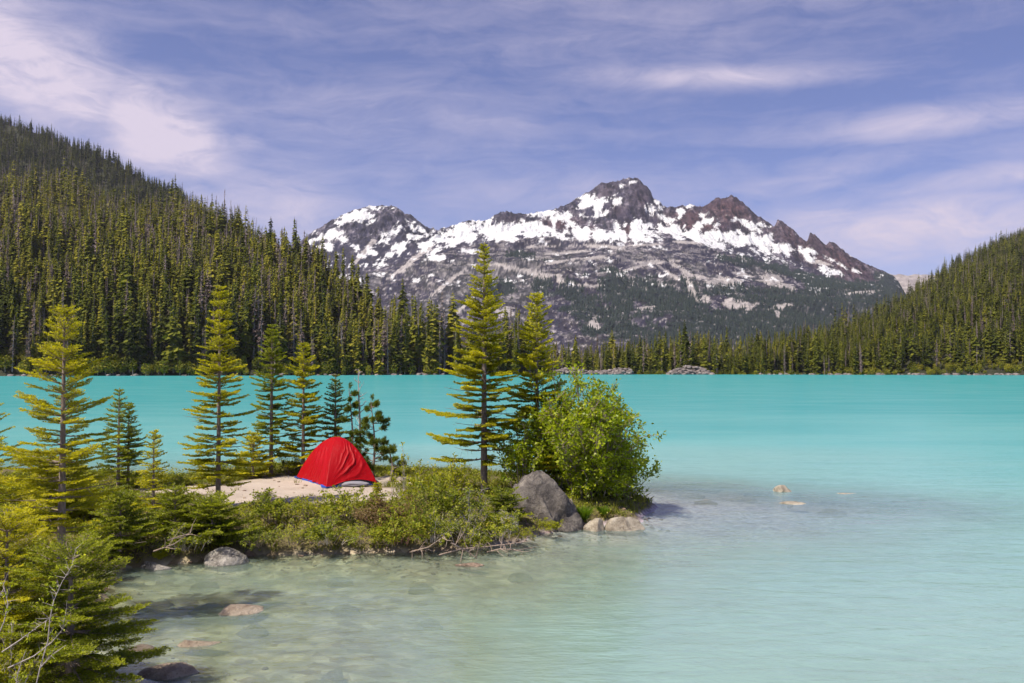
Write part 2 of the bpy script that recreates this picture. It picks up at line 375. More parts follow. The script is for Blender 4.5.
t.l.new(t.ramp(n, [(0.35, (0.020, 0.024, 0.012)), (0.6, (0.042, 0.042, 0.022)), (0.8, (0.10, 0.085, 0.07))]), b.inputs['Base Color'])
M['floor'] = m
def hill_eval(h, u, s, key):
    return vfun(u, s, interp(u, h['D0']), interp(u, h['D1']), interp(u, h['zr']), 5.0 if key != 'centre' else 1.5, 50 + len(key))
NAMES = {'left': 'hill', 'right': 'hill', 'centre': 'shore_land', 'back_left': 'hill'}
for key, h in HILLS.items():
    u = np.arange(h['u'][0], h['u'][1] + 1, 8.0); s = np.concatenate([np.linspace(0, 1, 60), np.linspace(1.05, 2.2, 12)])
    U, S = np.meshgrid(u, s); x, D, z = hill_eval(h, U, S, key)
    z[0] -= 6
    me = mkmesh(NAMES[key], np.stack([x, D, z], -1).reshape(-1, 3), grid_faces(len(u), len(s)), [M['floor']], smooth=True)
    tag(link(NAMES[key], me), kind='structure')

# ------------------------------------------------------------------ distant trees
def far_tree(seed, nw=22, nb=6, w=0.12, dead=False, droop=0.45, base=0.10):
    """unit-height conifer: crown acc, trunk acc"""
    r = np.random.default_rng(seed); cr = Acc(); tk = Acc()
    lean = r.normal(0, 0.012, 2)
    def ctr(h): return np.stack([lean[0] * h * h, lean[1] * h * h, h], -1)
    hs = base + (0.985 - base) * (np.arange(nw) + r.uniform(-0.3, 0.3, nw)) / nw
    hs = np.clip(hs, base, 0.99)
    env = 0.5 + 1.0 * vn(hs * 9, hs * 0 + seed * 3.7, seed=seed)
    rad = w * (1 - hs) ** 0.72 * env + 0.008
    low = sstep(base - 0.02, base + 0.25, hs); rad *= 0.55 + 0.45 * low
    H = np.repeat(hs, nb); L = np.repeat(rad, nb) * r.uniform(0.55, 1.25, nw * nb); az = r.uniform(0, 2 * PI, nw * nb)
    keep = r.random(nw * nb) > (0.22 if dead else 0.05); H, L, az = H[keep], L[keep], az[keep]; k = len(H)
    out = np.stack([np.cos(az), np.sin(az), np.zeros(k)], -1); side = np.stack([-np.sin(az), np.cos(az), np.zeros(k)], -1)
    c = ctr(H); dz = -droop * L * r.uniform(0.6, 1.4, k); wd = L * (0.15 if dead else 0.33) * r.uniform(0.7, 1.3, k)
    roll = r.normal(0, 0.5, k)
    z = np.array([0, 0, 1.0])
    V = np.zeros((k, 4, 3))
    V[:, 0] = c + z * 0.010
    V[:, 2] = c + out * L[:, None] + z * dz[:, None]
    midp = c + out * (L * 0.55)[:, None] + z * (dz * 0.3)[:, None]
    sv = side * wd[:, None] * np.cos(roll)[:, None] + z * (wd * np.sin(roll))[:, None]
    V[:, 1] = midp + sv - z * (wd * 0.5)[:, None]; V[:, 3] = midp - sv - z * (wd * 0.5)[:, None]
    tt = np.clip(r.normal(0.42, 0.11, k), 0, 1)
    cr.add(V.reshape(-1, 3), np.arange(k * 4).reshape(k, 4), np.repeat(tt, 4))
    # leader tip
    tube(cr, ctr(np.array([0.93, 1.0])), [0.006, 0.001], 3, 0.4)
    hh = np.array([0, 0.3, 0.7, 0.97]); tube(tk, ctr(hh), [0.011, 0.009, 0.005, 0.0015], 5)
    return cr, tk
def broad_tree(seed, n=260):
    r = np.random.default_rng(seed); cr = Acc(); tk = Acc()
    p = unit(r.normal(0, 1, (n, 3))) * (r.random((n, 1)) ** 0.4) * np.array([0.30, 0.30, 0.42]) + np.array([0, 0, 0.55])
    s = r.uniform(0.03, 0.07, n); a = unit(r.normal(0, 1, (n, 3))); bb = unit(np.cross(a, r.normal(0, 1, (n, 3))))
    V = np.stack([p + a * s[:, None], p + bb * s[:, None] * .7, p - a * s[:, None], p - bb * s[:, None] * .7], 1)
    cr.add(V.reshape(-1, 3), np.arange(n * 4).reshape(n, 4), np.repeat(np.clip(r.normal(.6, .15, n), 0, 1), 4))
    tube(tk, [(0, 0, 0), (0.02, 0, 0.4), (0, 0.02, 0.8)], [0.03, 0.02, 0.006], 5)
    return cr, tk
def scatter(key, n, seed, smax=1.0, smin=0.0, urange=None):
    h = HILLS[key]; r = np.random.default_rng(seed)
    u0, u1 = urange or h['u']
    us = r.uniform(u0, u1, n * 3); ss = r.uniform(smin, smax, n * 3)
    D0, D1 = interp(us, h['D0']), interp(us, h['D1'])
    dens = (D1 - D0) * (D0 + (D1 - D0) * ss)
    k = r.random(n * 3) < dens / dens.max(); us, ss = us[k][:n], ss[k][:n]
    x, D, z = hill_eval(h, us, ss, key)
    return np.stack([x, D, z - 0.3], -1), us, ss
def mass(name, P, Hs, protos, mats, label_unused=None, seed=0, tone=None, toff=0.0):
    """merge many distant trees of one wood into one object; protos: list of (crown, trunk) arrays, mats per proto pair"""
    r = np.random.default_rng(seed); Vs = []; Fs = {}; Ts = []; Mi = {}; n = 0
    slots = []
    def slot(mm):
        if mm not in slots: slots.append(mm)
        return slots.index(mm)
    which = r.integers(0, len(protos), len(P)) if tone is None else tone
    for pi, (cr, tk, mc, mt) in enumerate(protos):
        sel = np.where(which == pi)[0]
        if not len(sel): continue
        for acc, mat_ in ((cr, mc), (tk, mt)):
            V, Fd, T = acc.arrays(); k = len(sel); th = r.uniform(0, 2 * PI, k); sc = Hs[sel]; fat = r.uniform(0.7, 1.5, k)
            c, s_ = np.cos(th), np.sin(th)
            x = (V[None, :, 0] * c[:, None] - V[None, :, 1] * s_[:, None]) * (sc * fat)[:, None] + P[sel, 0][:, None]
            y = (V[None, :, 0] * s_[:, None] + V[None, :, 1] * c[:, None]) * (sc * fat)[:, None] + P[sel, 1][:, None]
            z = V[None, :, 2] * sc[:, None] + P[sel, 2][:, None]
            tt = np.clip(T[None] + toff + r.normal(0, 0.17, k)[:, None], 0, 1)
            Vs.append(np.stack([x, y, z], -1).reshape(-1, 3)); Ts.append(tt.ravel())
            for kk, f in Fd.items():
                ff = (f[None] + (np.arange(k) * len(V))[:, None, None]).reshape(-1, kk) + n
                Fs.setdefault(kk, []).append(ff); Mi.setdefault(kk, []).append(np.full(len(ff), slot(mat_)))
            n += k * len(V)
    ks = list(Fs)
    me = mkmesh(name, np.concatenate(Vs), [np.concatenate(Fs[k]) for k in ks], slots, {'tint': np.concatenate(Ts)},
                matidx=np.concatenate([np.concatenate(Mi[k]) for k in ks]))
    return link(name, me)
LIVE = [far_tree(100 + i, nw=40, nb=8, w=[.115, .10, .135, .09, .125, .11, .15, .10][i]) for i in range(8)]
DEAD = [far_tree(200 + i, nw=36, nb=8, w=[.075, .09, .065][i], dead=True, droop=0.5, base=0.2) for i in range(3)]
LOWL = [far_tree(300 + i, nw=22, nb=7, w=[.12, .105, .14, .10, .13, .09][i]) for i in range(6)]
LOWD = [far_tree(400 + i, nw=13, nb=5, w=[.09, .075][i], dead=True, base=0.2) for i in range(2)]
BROAD = [broad_tree(500 + i) for i in range(2)]
def P4(lst, mc, mt): return [(a, b_, mc, mt) for a, b_ in lst]
lowp = P4(LOWL, M['far_green'], M['bark_far']) + P4(LOWD, M['far_dead'], M['bark_dead'])
highp = P4(LIVE, M['far_green'], M['bark_far']) + P4(DEAD, M['far_dead'], M['bark_dead'])
IND = []   # individual distant trees: (P, H, group, proto index)
def wood(key, name, n, hmin, hmax, seed, dead, nind, smin=0.015, smax=1.05, urange=None, vis=(-40, 1064), label=None):
    P, us, ss = scatter(key, n, seed, smax, smin, urange)
    r = np.random.default_rng(seed + 1)
    Hs = r.uniform(hmin, hmax, len(P)) * (0.65 + 0.7 * fbm(P[:, 0] * 0.03, P[:, 1] * 0.03, o=2, seed=seed)) * np.where(r.random(len(P)) < 0.06, 1.3, 1.0)
    Hs *= 0.75 + 0.25 * sstep(0.0, 0.06, ss)
    isd = r.random(len(P)) < dead * (0.6 + 0.8 * vn(P[:, 0] * 0.02, P[:, 1] * 0.02, seed=seed))
    dist_ = P[:, 1]
    vis_ = (us > vis[0]) & (us < vis[1])
    # the ones that show largest: nearest the shore, tallest in the picture
    score = np.where(vis_, Hs / dist_ - 0.25 * ss, -9)
    order = np.argsort(-score); ind = order[:nind]; rest = order[nind:]
    for i in ind: IND.append((P[i], Hs[i], key, bool(isd[i])))
    near = (dist_[rest] < 480)
    pr = lowp + highp
    tone = np.where(isd[rest], np.where(near, 14 + 2 + r.integers(0, 1, len(rest)), 6 + r.integers(0, 2, len(rest))), np.where(near, 8 + r.integers(0, 8, len(rest)), r.integers(0, 6, len(rest))))
    tone = np.where(isd[rest] & near, 16 + r.integers(0, 3, len(rest)), tone)
    o = mass(name, P[rest], Hs[rest], pr, None, seed=seed + 5, tone=tone, toff={'right': .24, 'left': .02, 'centre': .05}.get(key, -.20))  # right wood's needles tinted lighter, painting in the sunlight on that slope
    tag(o, label, 'forest', kind='stuff')
wood('left', 'forest', 7200, 18, 29, 11, 0.27, 110, urange=(-330, 535), label='dense conifer forest with grey dead trees climbing the steep left hillside')
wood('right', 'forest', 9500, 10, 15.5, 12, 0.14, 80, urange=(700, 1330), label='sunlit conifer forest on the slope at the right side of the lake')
wood('centre', 'forest', 800, 9, 17, 13, 0.15, 75, smax=0.55, urange=(430, 800), label='low band of mixed conifers along the far end of the lake')
wood('back_left', 'forest', 9000, 11, 17, 14, 0.10, 0, smin=0.35, urange=(-250, 300), label='bluish forest on the higher ridge behind the left hillside')
GR = {'left': ('slender conifer in the front rank of trees lining the far left shore', 'conifers lining the left shore'),
      'right': ('sunlit conifer at the water edge below the right hillside forest', 'conifers lining the right shore'),
      'centre': ('small conifer standing among others at the far end of the lake below the mountain', 'conifers at the far end of the lake')}
GD = {'left': ('grey dead standing conifer among the green trees of the left shore', 'dead trees of the left shore'),
      'right': ('grey dead standing conifer below the right hillside forest', 'dead trees of the right shore'),
      'centre': ('grey dead standing conifer at the far end of the lake', 'dead trees at the far end of the lake')}
mcache = {}
def protomesh(kind, i):
    if (kind, i) not in mcache:
        a, b_ = (DEAD if kind else LIVE)[i]
        mcache[(kind, i)] = (a.mesh('crown', [M['far_dead'] if kind else M['far_green']]), b_.mesh('trunk', [M['bark_dead'] if kind else M['bark_far']]))
    return mcache[(kind, i)]
for k, (P, H, key, dead) in enumerate(IND):
    lab, grp = (GD if dead else GR)[key]
    o = empty('dead_tree' if dead else 'conifer_tree', P, lab, 'dead tree' if dead else 'conifer', grp, rz=rng.uniform(0, 6.28))
    f = rng.uniform(0.85, 1.25); o.scale = (H * f, H * f, H)
    cm, tm = protomesh(dead, int(rng.integers(0, 3 if dead else 8)))
    link('trunk', tm, o); link('crown', cm, o)

# shoreline brush on the far banks
def brush(key, n, seed, urange, hs, label):
    P, us, ss = scatter(key, n, seed, 0.05, 0.008, urange)
    r = np.random.default_rng(seed); Hs = r.uniform(*hs, len(P))
    o = mass('undergrowth', P, Hs, P4(BROAD, M['far_green'], M['bark_far']), None, seed=seed)
    tag(o, label, 'undergrowth', kind='stuff')
brush('left', 420, 21, (-100, 500), (2.5, 6.5), 'low green brush along the foot of the left hillside at the waterline')
brush('right', 420, 22, (700, 1150), (1.5, 4.0), 'low green brush along the right shore waterline')
brush('centre', 300, 23, (470, 790), (1.5, 3.5), 'low brush between rubble and trees at the far end of the lake')

# ------------------------------------------------------------------ rocks
_ico = {}
def ico(sub):
    if sub not in _ico:
        bm = bmesh.new(); bmesh.ops.create_icosphere(bm, subdivisions=sub, radius=1)
        V = np.array([v.co[:] for v in bm.verts]); Fc = np.array([[v.index for v in f.verts] for f in bm.faces]); bm.free()
        _ico[sub] = (V, Fc)
    return _ico[sub]
def rock_arrays(seed, sub=5, cuts=9, rough=0.12):
    V, Fc = ico(sub); r = np.random.default_rng(seed)
    n = unit(r.normal(0, 1, (cuts, 3))); d = r.uniform(0.48, 0.88, cuts)
    k = np.ones(len(V))
    for i in range(cuts):
        dt = V @ n[i]; lim = np.where(dt > 1e-3, d[i] / np.maximum(dt, 1e-3), 9); k = np.minimum(k, lim)
    s = seed * 1.37
    k = k * (1 + rough * 2 * (fbm(V[:, 0] * 1.8 + s, V[:, 1] * 1.8, V[:, 2] * 1.8, o=5, seed=seed) - 0.5)) * (1 + rough * .4 * (fbm(V[:, 0] * 9 + s, V[:, 1] * 9, V[:, 2] * 9, o=3, seed=seed) - 0.5))
    return V * k[:, None], Fc
def rock(px, py, w, h, mat, label, seed, z=0.0, depth=None, group=None, name='rock', cat='rock', sink=0.3, rz=0.0, tilt=0.0, sub=5):
    """rock whose waterline/ground contact sits at pixel px,py; w, h metres"""
    p = onz(px, py, z); V, Fc = rock_arrays(seed, sub)
    V = V / np.array([np.ptp(V[:, 0]), np.ptp(V[:, 1]), V[:, 2].max()])
    V = V * np.array([w, depth or w * 0.7, h])
    if z == 0: q_ = sink * h - V[:, 2]; V[:, :2] *= (1 - .8 * sstep(0, .25 * h + .03, q_))[:, None]
    me = mkmesh(name, V, Fc, [M[mat]], smooth=True)
    o = link(name, me, loc=(p[0], p[1] + (depth or w * 0.7) * 0.25, z - sink * h)); o.rotation_euler = (0, tilt, rz)
    return tag(o, label, cat, group)
S = 18.0 / 900
# the large boulder on the point: an outline with its own depth
def boulder():
    pts = [(512, 536), (509, 508), (515, 487), (525, 477), (538, 474), (549, 480), (560, 490), (569, 499), (576, 511), (582, 524), (585, 536)]
    Yc = 17.5
    W = [at(a, b_, Yc) for a, b_ in pts]
    xs = np.array([p[0] for p in W]); zs = np.array([p[2] for p in W])
    cx, cz = (xs.min() + xs.max()) / 2, -0.1
    V, Fc = ico(6)
    ang = np.arctan2(V[:, 2], V[:, 0]); pang = np.arctan2(zs - cz, xs - cx); prad = np.hypot(xs - cx, zs - cz)
    o_ = np.argsort(pang); rad = np.interp(ang, pang[o_], prad[o_])
    hor = np.hypot(V[:, 0], V[:, 2])
    r = np.random.default_rng(4)
    k = np.ones(len(V)); n = unit(np.array([[-.5, -1, .25], [.7, -.9, .3], [.1, -1, .7], [.9, .3, .4], [-.8, .3, .5], [0, 1, .6], [.4, -1, -.2]]))
    for i, dd in enumerate([.52, .58, .66, .85, .85, .8, .55]):
        dt = V @ n[i]; k = np.minimum(k, np.where(dt > 1e-3, dd / np.maximum(dt, 1e-3), 9))
    side = np.abs(V[:, 1]); kk = 1 - (1 - k) * sstep(0.15, 0.7, side)
    P = np.stack([V[:, 0] / np.maximum(hor, 1e-6) * rad * hor, V[:, 1] * 0.72, V[:, 2] / np.maximum(hor, 1e-6) * rad * hor], -1) * kk[:, None]
    P *= (1 + 0.30 * (fbm(V[:, 0] * 2.6 + 5, V[:, 1] * 3, V[:, 2] * 3, o=5, seed=8) - 0.5))[:, None]
    # long cracks running down the face
    cr_ = ridged(P[:, 0] * 3.2 + P[:, 2] * 1.3, P[:, 1] * 2.0, o=3, seed=14); P -= unit(P) * (0.10 * sstep(0.74, 0.93, cr_))[:, None]
    me = mkmesh('boulder', P, Fc, [M['boulder']], smooth=True)
    return tag(link('boulder', me, loc=(cx, Yc + 0.45, cz)), 'big grey cracked boulder beside the leafy shrub on the island point', 'boulder')
boulder()
rk = [
 (562, 531, .62, .26, 'boulder', 'low dark rock at the foot of the big grey boulder', 31, {}),
 (597, 531, .50, .34, 'rock_pale', 'small cream rock between the grass tuft and the wider cream rock', 32, {}),
 (626, 531, .84, .38, 'rock_pale', 'wide cream rock at the very tip of the island point', 33, {}),
 (566, 518, .40, .62, 'rock_pale', 'pale rock peeking out behind the big grey boulder', 34, dict(z=0.1)),
 (640, 508, .7, .2, 'boulder', 'dark wet rock under the drooping edge of the leafy shrub', 35, {}),
 (222, 564, .82, .35, 'rock_white', 'white and dark lichen spotted rock on the front shore below the tall fir', 36, {}),
 (134, 563, .42, .2, 'rock_white', 'small grey rock on the front shore beside the yellow moss', 37, {}),
 (152, 569, .62, .14, 'rock_white', 'flat grey rock at the waterline left of the white lichen rock', 38, {}),
 (498, 524, .75, .34, 'rock_white', 'whitish rock half buried in the scrub left of the big boulder', 39, dict(z=0.3)),
 (462, 492, .75, .1, 'rock_pale', 'flat pale slab lying left of the tall fir trunk', 40, dict(z=0.47)),
 (384, 486, .34, .16, 'rock_pale', 'first of the pale stones beside the red tent', 41, dict(z=0.45)),
 (396, 482, .42, .2, 'rock_pale', 'second pale stone right of the red tent', 42, dict(z=0.45)),
 (408, 487, .36, .16, 'rock_pale', 'third pale stone, farthest from the red tent', 43, dict(z=0.45)),
 (124, 492, .5, .22, 'rock_white', 'grey white rock on the sand behind the left saplings', 44, dict(z=0.42)),
 (160, 478, .5, .18, 'rock_pale', 'pale rock on the back beach between the left saplings', 45, dict(z=0.2)),
 (231, 613, .80, .12, 'rock_tan', 'tan rock breaking the shallow water, farthest of the three by the near bank', 46, dict(sink=.55)),
 (192, 645, .66, .12, 'rock_tan', 'tan rock in the shallows, middle of the three by the near bank', 47, dict(sink=.6)),
 (172, 676, .74, .15, 'rock_tan', 'light brown rock in the shallows closest to the camera', 48, dict(sink=.5)),
 (467, 566, .50, .09, 'rock_wet', 'small brown rock in the water off the scrubby front shore', 49, dict(sink=.45)),
 (784, 492, .56, .24, 'rock_pale', 'cream topped rock standing out of the lake on the shoal', 50, {}),
 (792, 504, .78, .09, 'rock_pale', 'flat cream rock just awash below the cream topped rock', 51, dict(sink=.6)),
 (847, 494, .62, .05, 'rock_pale', 'flat pale rock awash right of the cream topped rock', 52, dict(sink=.6)),
 (250, 556, .3, .12, 'rock_wet', 'small brown stone on the shore right of the white lichen rock', 53, {}),
 (500, 514, .3, .16, 'rock_pale', 'small pale stone in the scrub below the tall fir', 54, dict(z=0.42)),
 (452, 497, .2, .13, 'rock_white', 'small round white stone in the scrub left of the tall fir', 56, dict(z=0.5)),
]
for (px, py, w, h, mt, lab, sd_, kw) in rk: rock(px, py, w, h, mt, lab, sd_, **kw)
# submerged stones seen dimly through the water
sub_list = [(560, 590, .5), (345, 600, .4), (430, 610, .35), (208, 600, .5), (250, 622, .45), (340, 575, .4), (160, 598, .4), (140, 650, .4), (330, 668, .35), (520, 570, .4), (420, 582, .4), (205, 578, .45),
            (690, 490, .8), (730, 485, .7), (705, 500, .6), (740, 495, .9), (830, 505, .8), (880, 500, .7), (810, 484, .6), (960, 513, .9), (910, 520, .8), (860, 486, .7), (1000, 505, .8), (930, 492, .8)]
vs = [mkmesh('submerged_rock', (lambda V: V / np.array([np.ptp(V[:, 0]), np.ptp(V[:, 1]), V[:, 2].max()]))(rock_arrays(70 + i, 4)[0]), ico(4)[1], [M['rock_sunk']], smooth=True) for i in range(4)]
for i, (px, py, w) in enumerate(sub_list):
    p = onz(px, py, 0); o = link('submerged_rock', vs[i % 4]); gz = g1(p[0], p[1])
    top = -0.13 if i < 12 else -0.22
    hh = max(0.12, (top - gz)); o.scale = (w, w * .7, hh * 1.1); o.location = (p[0], p[1], gz - 0.05 * hh); o.rotation_euler = (0, 0, rng.uniform(-.4, .4))
    if i < 12: tag(o, 'brown stone under the clear shallows between near bank and island', 'rock', 'stones under the near shallows')
    else: tag(o, 'purplish stone under the water of the shoal right of the island', 'rock', 'stones under the shoal')
def rubble(name, u0, u1, D, hmax, n, seed, label, prof):
    r = np.random.default_rng(seed); A = Acc()
    for i in range(n):
        u = r.uniform(u0, u1); D_ = D(u) if callable(D) else D; dd = D_ + r.uniform(0, 14); hh = prof((u - u0) / (u1 - u0)) * hmax
        V, Fc = rock_arrays(int(r.integers(1, 12)), 2, 8, .2); s = r.uniform(.3, 1.3)
        z = r.uniform(0, 1) * hh * min(1, (dd - D_) / 8 + .3)
        A.add(V * s * np.array([1.2, 1, .7]) + np.array([(u - 512) / F * dd, dd, z]), Fc)
    tag(link(name, A.mesh(name, [M['rock_far']])), label, 'rubble', kind='stuff')
rubble('rubble', 556, 632, 381, 2.6, 380, 3, 'heap of pale boulders on the far shore behind the leafy shrub', lambda q: 0.75 + .25 * math.sin(q * 9))
rubble('rubble', 668, 712, 380, 3.6, 330, 4, 'rounded heap of grey boulders at the middle of the far shore', lambda q: math.sin(q * PI) ** .8)
rubble('rubble', 760, 1100, lambda u: float(interp(u, HILLS['right']['D0'])) - 3, .3, 160, 6, 'thin line of stones at the waterline of the far shore', lambda q: .5)
rubble('rubble', -60, 460, lambda u: float(interp(u, HILLS['left']['D0'])) - 3, .5, 150, 7, 'line of stones at the waterline under the left hillside', lambda q: .5)

# ------------------------------------------------------------------ the mountain
RIDGE = [(200, 300), (250, 268), (300, 240), (310, 233), (322, 226), (334, 219), (345, 213), (355, 209), (365, 206), (378, 205), (387, 205), (395, 207), (400, 209), (404, 214), (410, 214), (418, 221), (425, 226), (437, 232), (447, 227), (458, 224), (465, 222),
 (480, 221), (490, 220), (497, 214), (505, 212), (515, 214), (525, 214), (535, 213), (550, 210), (558, 207), (566, 204), (571, 201), (578, 197), (590, 191), (597, 186), (600, 184), (607, 183), (618, 181), (624, 179), (632, 178), (638, 178), (645, 183), (650, 189), (654, 197), (660, 200), (664, 206),
 (674, 207), (685, 205), (695, 205), (705, 206), (712, 201), (717, 198), (722, 199), (727, 196), (732, 195), (737, 197), (745, 203), (752, 209), (758, 217), (763, 219), (770, 224), (775, 226), (779, 220), (785, 222), (790, 226), (796, 230), (800, 236), (808, 242), (811, 234), (816, 236), (822, 242), (827, 246), (831, 241), (838, 245), (845, 250),
 (852, 256), (860, 262), (868, 266), (876, 269), (885, 273), (893, 277), (900, 284), (906, 295), (920, 312), (960, 338), (1000, 355)]
LIP = [(200, 330), (300, 292), (340, 282), (385, 274), (437, 253), (470, 250), (500, 243), (540, 238), (600, 237), (640, 240), (700, 247), (750, 262), (800, 279), (850, 287), (885, 293), (905, 310), (920, 324), (960, 348), (1000, 362)]
FOOT = [(200, 320), (300, 268), (345, 250), (385, 246), (437, 241), (470, 238), (500, 233), (560, 230), (600, 230), (640, 231), (700, 235), (750, 247), (800, 264), (850, 277), (885, 284), (905, 303), (920, 318), (960, 343), (1000, 358)]
u = np.arange(200, 1000, 0.85); s = np.concatenate([np.linspace(0, 1, 150), np.linspace(1, 2, 110)[1:], np.linspace(2, 3, 70)[1:], np.linspace(3, 4, 120)[1:], np.linspace(4, 5, 14)[1:]])
U, Sg = np.meshgrid(u, s)
rid, lip, foot = interp(u, RIDGE), interp(u, LIP), interp(u, FOOT)
mid = 374 + (lip - 374) * 0.60
Dk = np.array([1500, 1950, 2350, 2760, 3000, 3350.])
pk = np.stack([np.full_like(u, 376), mid, lip, foot, rid, rid + 60])
zk = CZ + Dk[:, None] * (HY - pk) / 900
i0 = np.clip(np.floor(Sg).astype(int), 0, 4); f = Sg - i0
Dm = Dk[i0] + (Dk[i0 + 1] - Dk[i0]) * f
ui = np.arange(len(u))[None, :].repeat(len(s), 0)
f2 = np.where(i0 == 2, f * f * (1.4 - 0.4 * f), f)
Zm = zk[i0, ui] + (zk[i0 + 1, ui] - zk[i0, ui]) * f2
Xm = (U - 512) / F * Dm
amp = np.interp(Sg, [0, 0.2, 1, 1.8, 2.3, 3.0, 3.5, 3.93, 4, 5], [0, 22, 50, 34, 14, 24, 40, 14, 6, 20])
w1 = fbm(Xm / 170, Dm / 170, o=3, seed=61)
nz = ridged(Xm / 210 + w1, Dm / 150 + w1 * 0.6, o=7, seed=62, g=0.62) - 0.52
gully = ridged(Xm / 60 + w1 * 1.2, Dm / 190, o=6, seed=63, g=0.66) - 0.52
upper = sstep(2.7, 3.2, Sg)
crag = ridged(Xm / 20 + w1 * 2, Dm / 34, o=5, seed=66, g=.65)
Zm = Zm + amp * (nz * (1 - upper) * 1.5 + gully * upper * 1.7)
bench = np.sin(Zm / 11 + 5 * fbm(Xm / 130, Dm / 130, o=3, seed=64)) * 3.2 * sstep(0.6, 1.2, Sg) * (1 - sstep(2.0, 2.4, Sg)); Zm = Zm + bench + (crag - .55) * 16 * upper * sstep(4.6, 4.0, Sg)
PYm = HY - (Zm - CZ) / Dm * 900
# slope of the surface
gx = np.gradient(Zm, axis=1) / np.maximum(np.gradient(Xm, axis=1), 1e-3); gy = np.gradient(Zm, axis=0) / np.maximum(np.gradient(Dm, axis=0), 1e-3)
nzv = 1 / np.sqrt(1 + gx * gx + gy * gy)
def blobs(lst):
    r = np.zeros(U.shape)
    for cx, cy, rx, ry, a in lst:
        ca, sa = math.cos(R(a)), math.sin(R(a)); dx, dy = U - cx, PYm - cy
        r = np.maximum(r, np.exp(-((dx * ca + dy * sa) / rx) ** 2 - ((-dx * sa + dy * ca) / ry) ** 2))
    return r
SNOW = [(583, 206, 22, 6, -28), (575, 214, 26, 6, -8), (612, 203, 9, 12, 30), (596, 214, 16, 7, 10), (648, 203, 6, 10, -35), (560, 217, 20, 6, -10), (380, 207, 20, 4, 4), (366, 218, 12, 3, -30), (700, 224, 22, 5, -10), (680, 216, 10, 4, -30), (745, 222, 14, 4, 30), (462, 231, 24, 9, 0), (490, 229, 26, 9, 5), (455, 240, 14, 4, 10), (520, 226, 26, 8, -8), (545, 214, 20, 5, -8), (560, 224, 26, 9, 0), (590, 232, 40, 8, 3), (630, 234, 26, 9, 8), (600, 205, 6, 22, 35), (588, 200, 16, 4, -40), (612, 196, 16, 3.4, -42),
        (622, 186, 6, 3, -30), (634, 181, 6, 2, 0), (650, 208, 3, 12, -25), (657, 203, 3.2, 12, -38), (640, 222, 14, 10, 30), (663, 216, 9, 4, 30), (690, 232, 22, 6, 5), (672, 228, 14, 5, -15), (715, 235, 22, 6, 6), (740, 238, 24, 7, 10), (765, 243, 22, 6, 8), (768, 240, 6, 14, 30),
        (705, 214, 9, 3.5, -25), (714, 218, 3, 8, 35), (786, 247, 5, 6, 0), (805, 253, 3, 12, -35), (815, 251, 20, 2, 28), (838, 262, 20, 2.2, 27), (832, 270, 16, 4, 14), (855, 270, 8, 2, 24), (760, 222, 3, 6, -35), (793, 234, 5, 2, 10), (690, 205, 4, 2, 0),
        (362, 212, 16, 5, -14), (376, 208, 14, 3, 5), (350, 218, 9, 4, -20), (372, 222, 10, 4, -25), (336, 233, 16, 5, -14), (345, 238, 9, 5, 10), (320, 238, 9, 3, -20), (340, 224, 6, 4, 20), (390, 233, 12, 5, -8), (384, 240, 9, 3, -10), (408, 222, 3, 10, -38), (422, 230, 3, 12, -45), (416, 236, 8, 3, -10),
        (398, 247, 8, 4, -20), (404, 244, 7, 2, -30), (430, 244, 8, 3, 10), (372, 252, 7, 3, 20), (355, 246, 5, 4, 0), (440, 238, 10, 4, 0), (438, 258, 12, 3, 5), (470, 251, 10, 2.5, 0), (392, 252, 6, 2, -20), (326, 246, 8, 3, 0)]
DARK = [(606, 191, 11, 6, -20), (640, 196, 13, 17, 20), (624, 212, 13, 10, 30), (604, 222, 8, 7, 0), (590, 212, 7, 5, 20), (578, 216, 7, 9, -30), (560, 224, 5, 5, 0), (548, 222, 8, 4, 20), (512, 219, 11, 4, 8), (533, 218, 12, 3, -4), (628, 231, 3, 7, 0), (592, 231, 4, 4, 0), (618, 209, 8, 7, 0), (642, 216, 8, 6, 20),
        (730, 208, 19, 12, 12), (700, 210, 14, 4, -8), (690, 218, 16, 5, -12), (672, 214, 10, 3, 10), (755, 216, 6, 8, -30), (790, 235, 14, 7, 38), (815, 244, 12, 6, 38), (836, 252, 14, 6, 34), (862, 266, 14, 4, 25), (780, 229, 7, 6, 20), (690, 226, 4, 10, 35), (708, 228, 6, 5, -35), (400, 214, 12, 5, 25), (388, 211, 10, 4, 0), (385, 225, 8, 7, 30), (352, 228, 10, 5, 0)]
TALUS = [(722, 281, 20, 3.5, 2), (700, 277, 16, 3, 15), (772, 280, 14, 7, 15), (785, 286, 16, 4, 5), (745, 275, 12, 2.5, 10), (706, 300, 5, 4, 35), (738, 305, 15, 4.5, 0), (728, 302, 8, 4, -25), (782, 306, 13, 2.5, -12), (778, 313, 3, 5, 0), (645, 308, 13, 3.4, 0), (868, 292, 16, 1.8, -4), (655, 262, 24, 2.6, -4), (680, 268, 20, 2.2, 30), (690, 285, 3, 16, -25),
         (530, 272, 34, 3, 12), (505, 266, 18, 3, 10), (560, 280, 4, 7, -15), (590, 258, 20, 2, -4), (640, 266, 16, 1.8, -15), (668, 272, 18, 1.5, 35), (603, 246, 40, 1.8, 2), (640, 245, 22, 1.6, -3), (570, 252, 24, 1.6, -5), (585, 285, 12, 1.8, 5), (503, 312, 12, 6, 5), (595, 325, 6, 5, 40), (410, 262, 34, 3, -38), (365, 250, 20, 3, -50), (448, 282, 28, 2, -38), (470, 300, 30, 2, -42), (820, 262, 12, 2.5, 10), (690, 242, 20, 2, 2), (540, 246, 16, 1.5, 0), (556, 262, 14, 1.6, -10)]
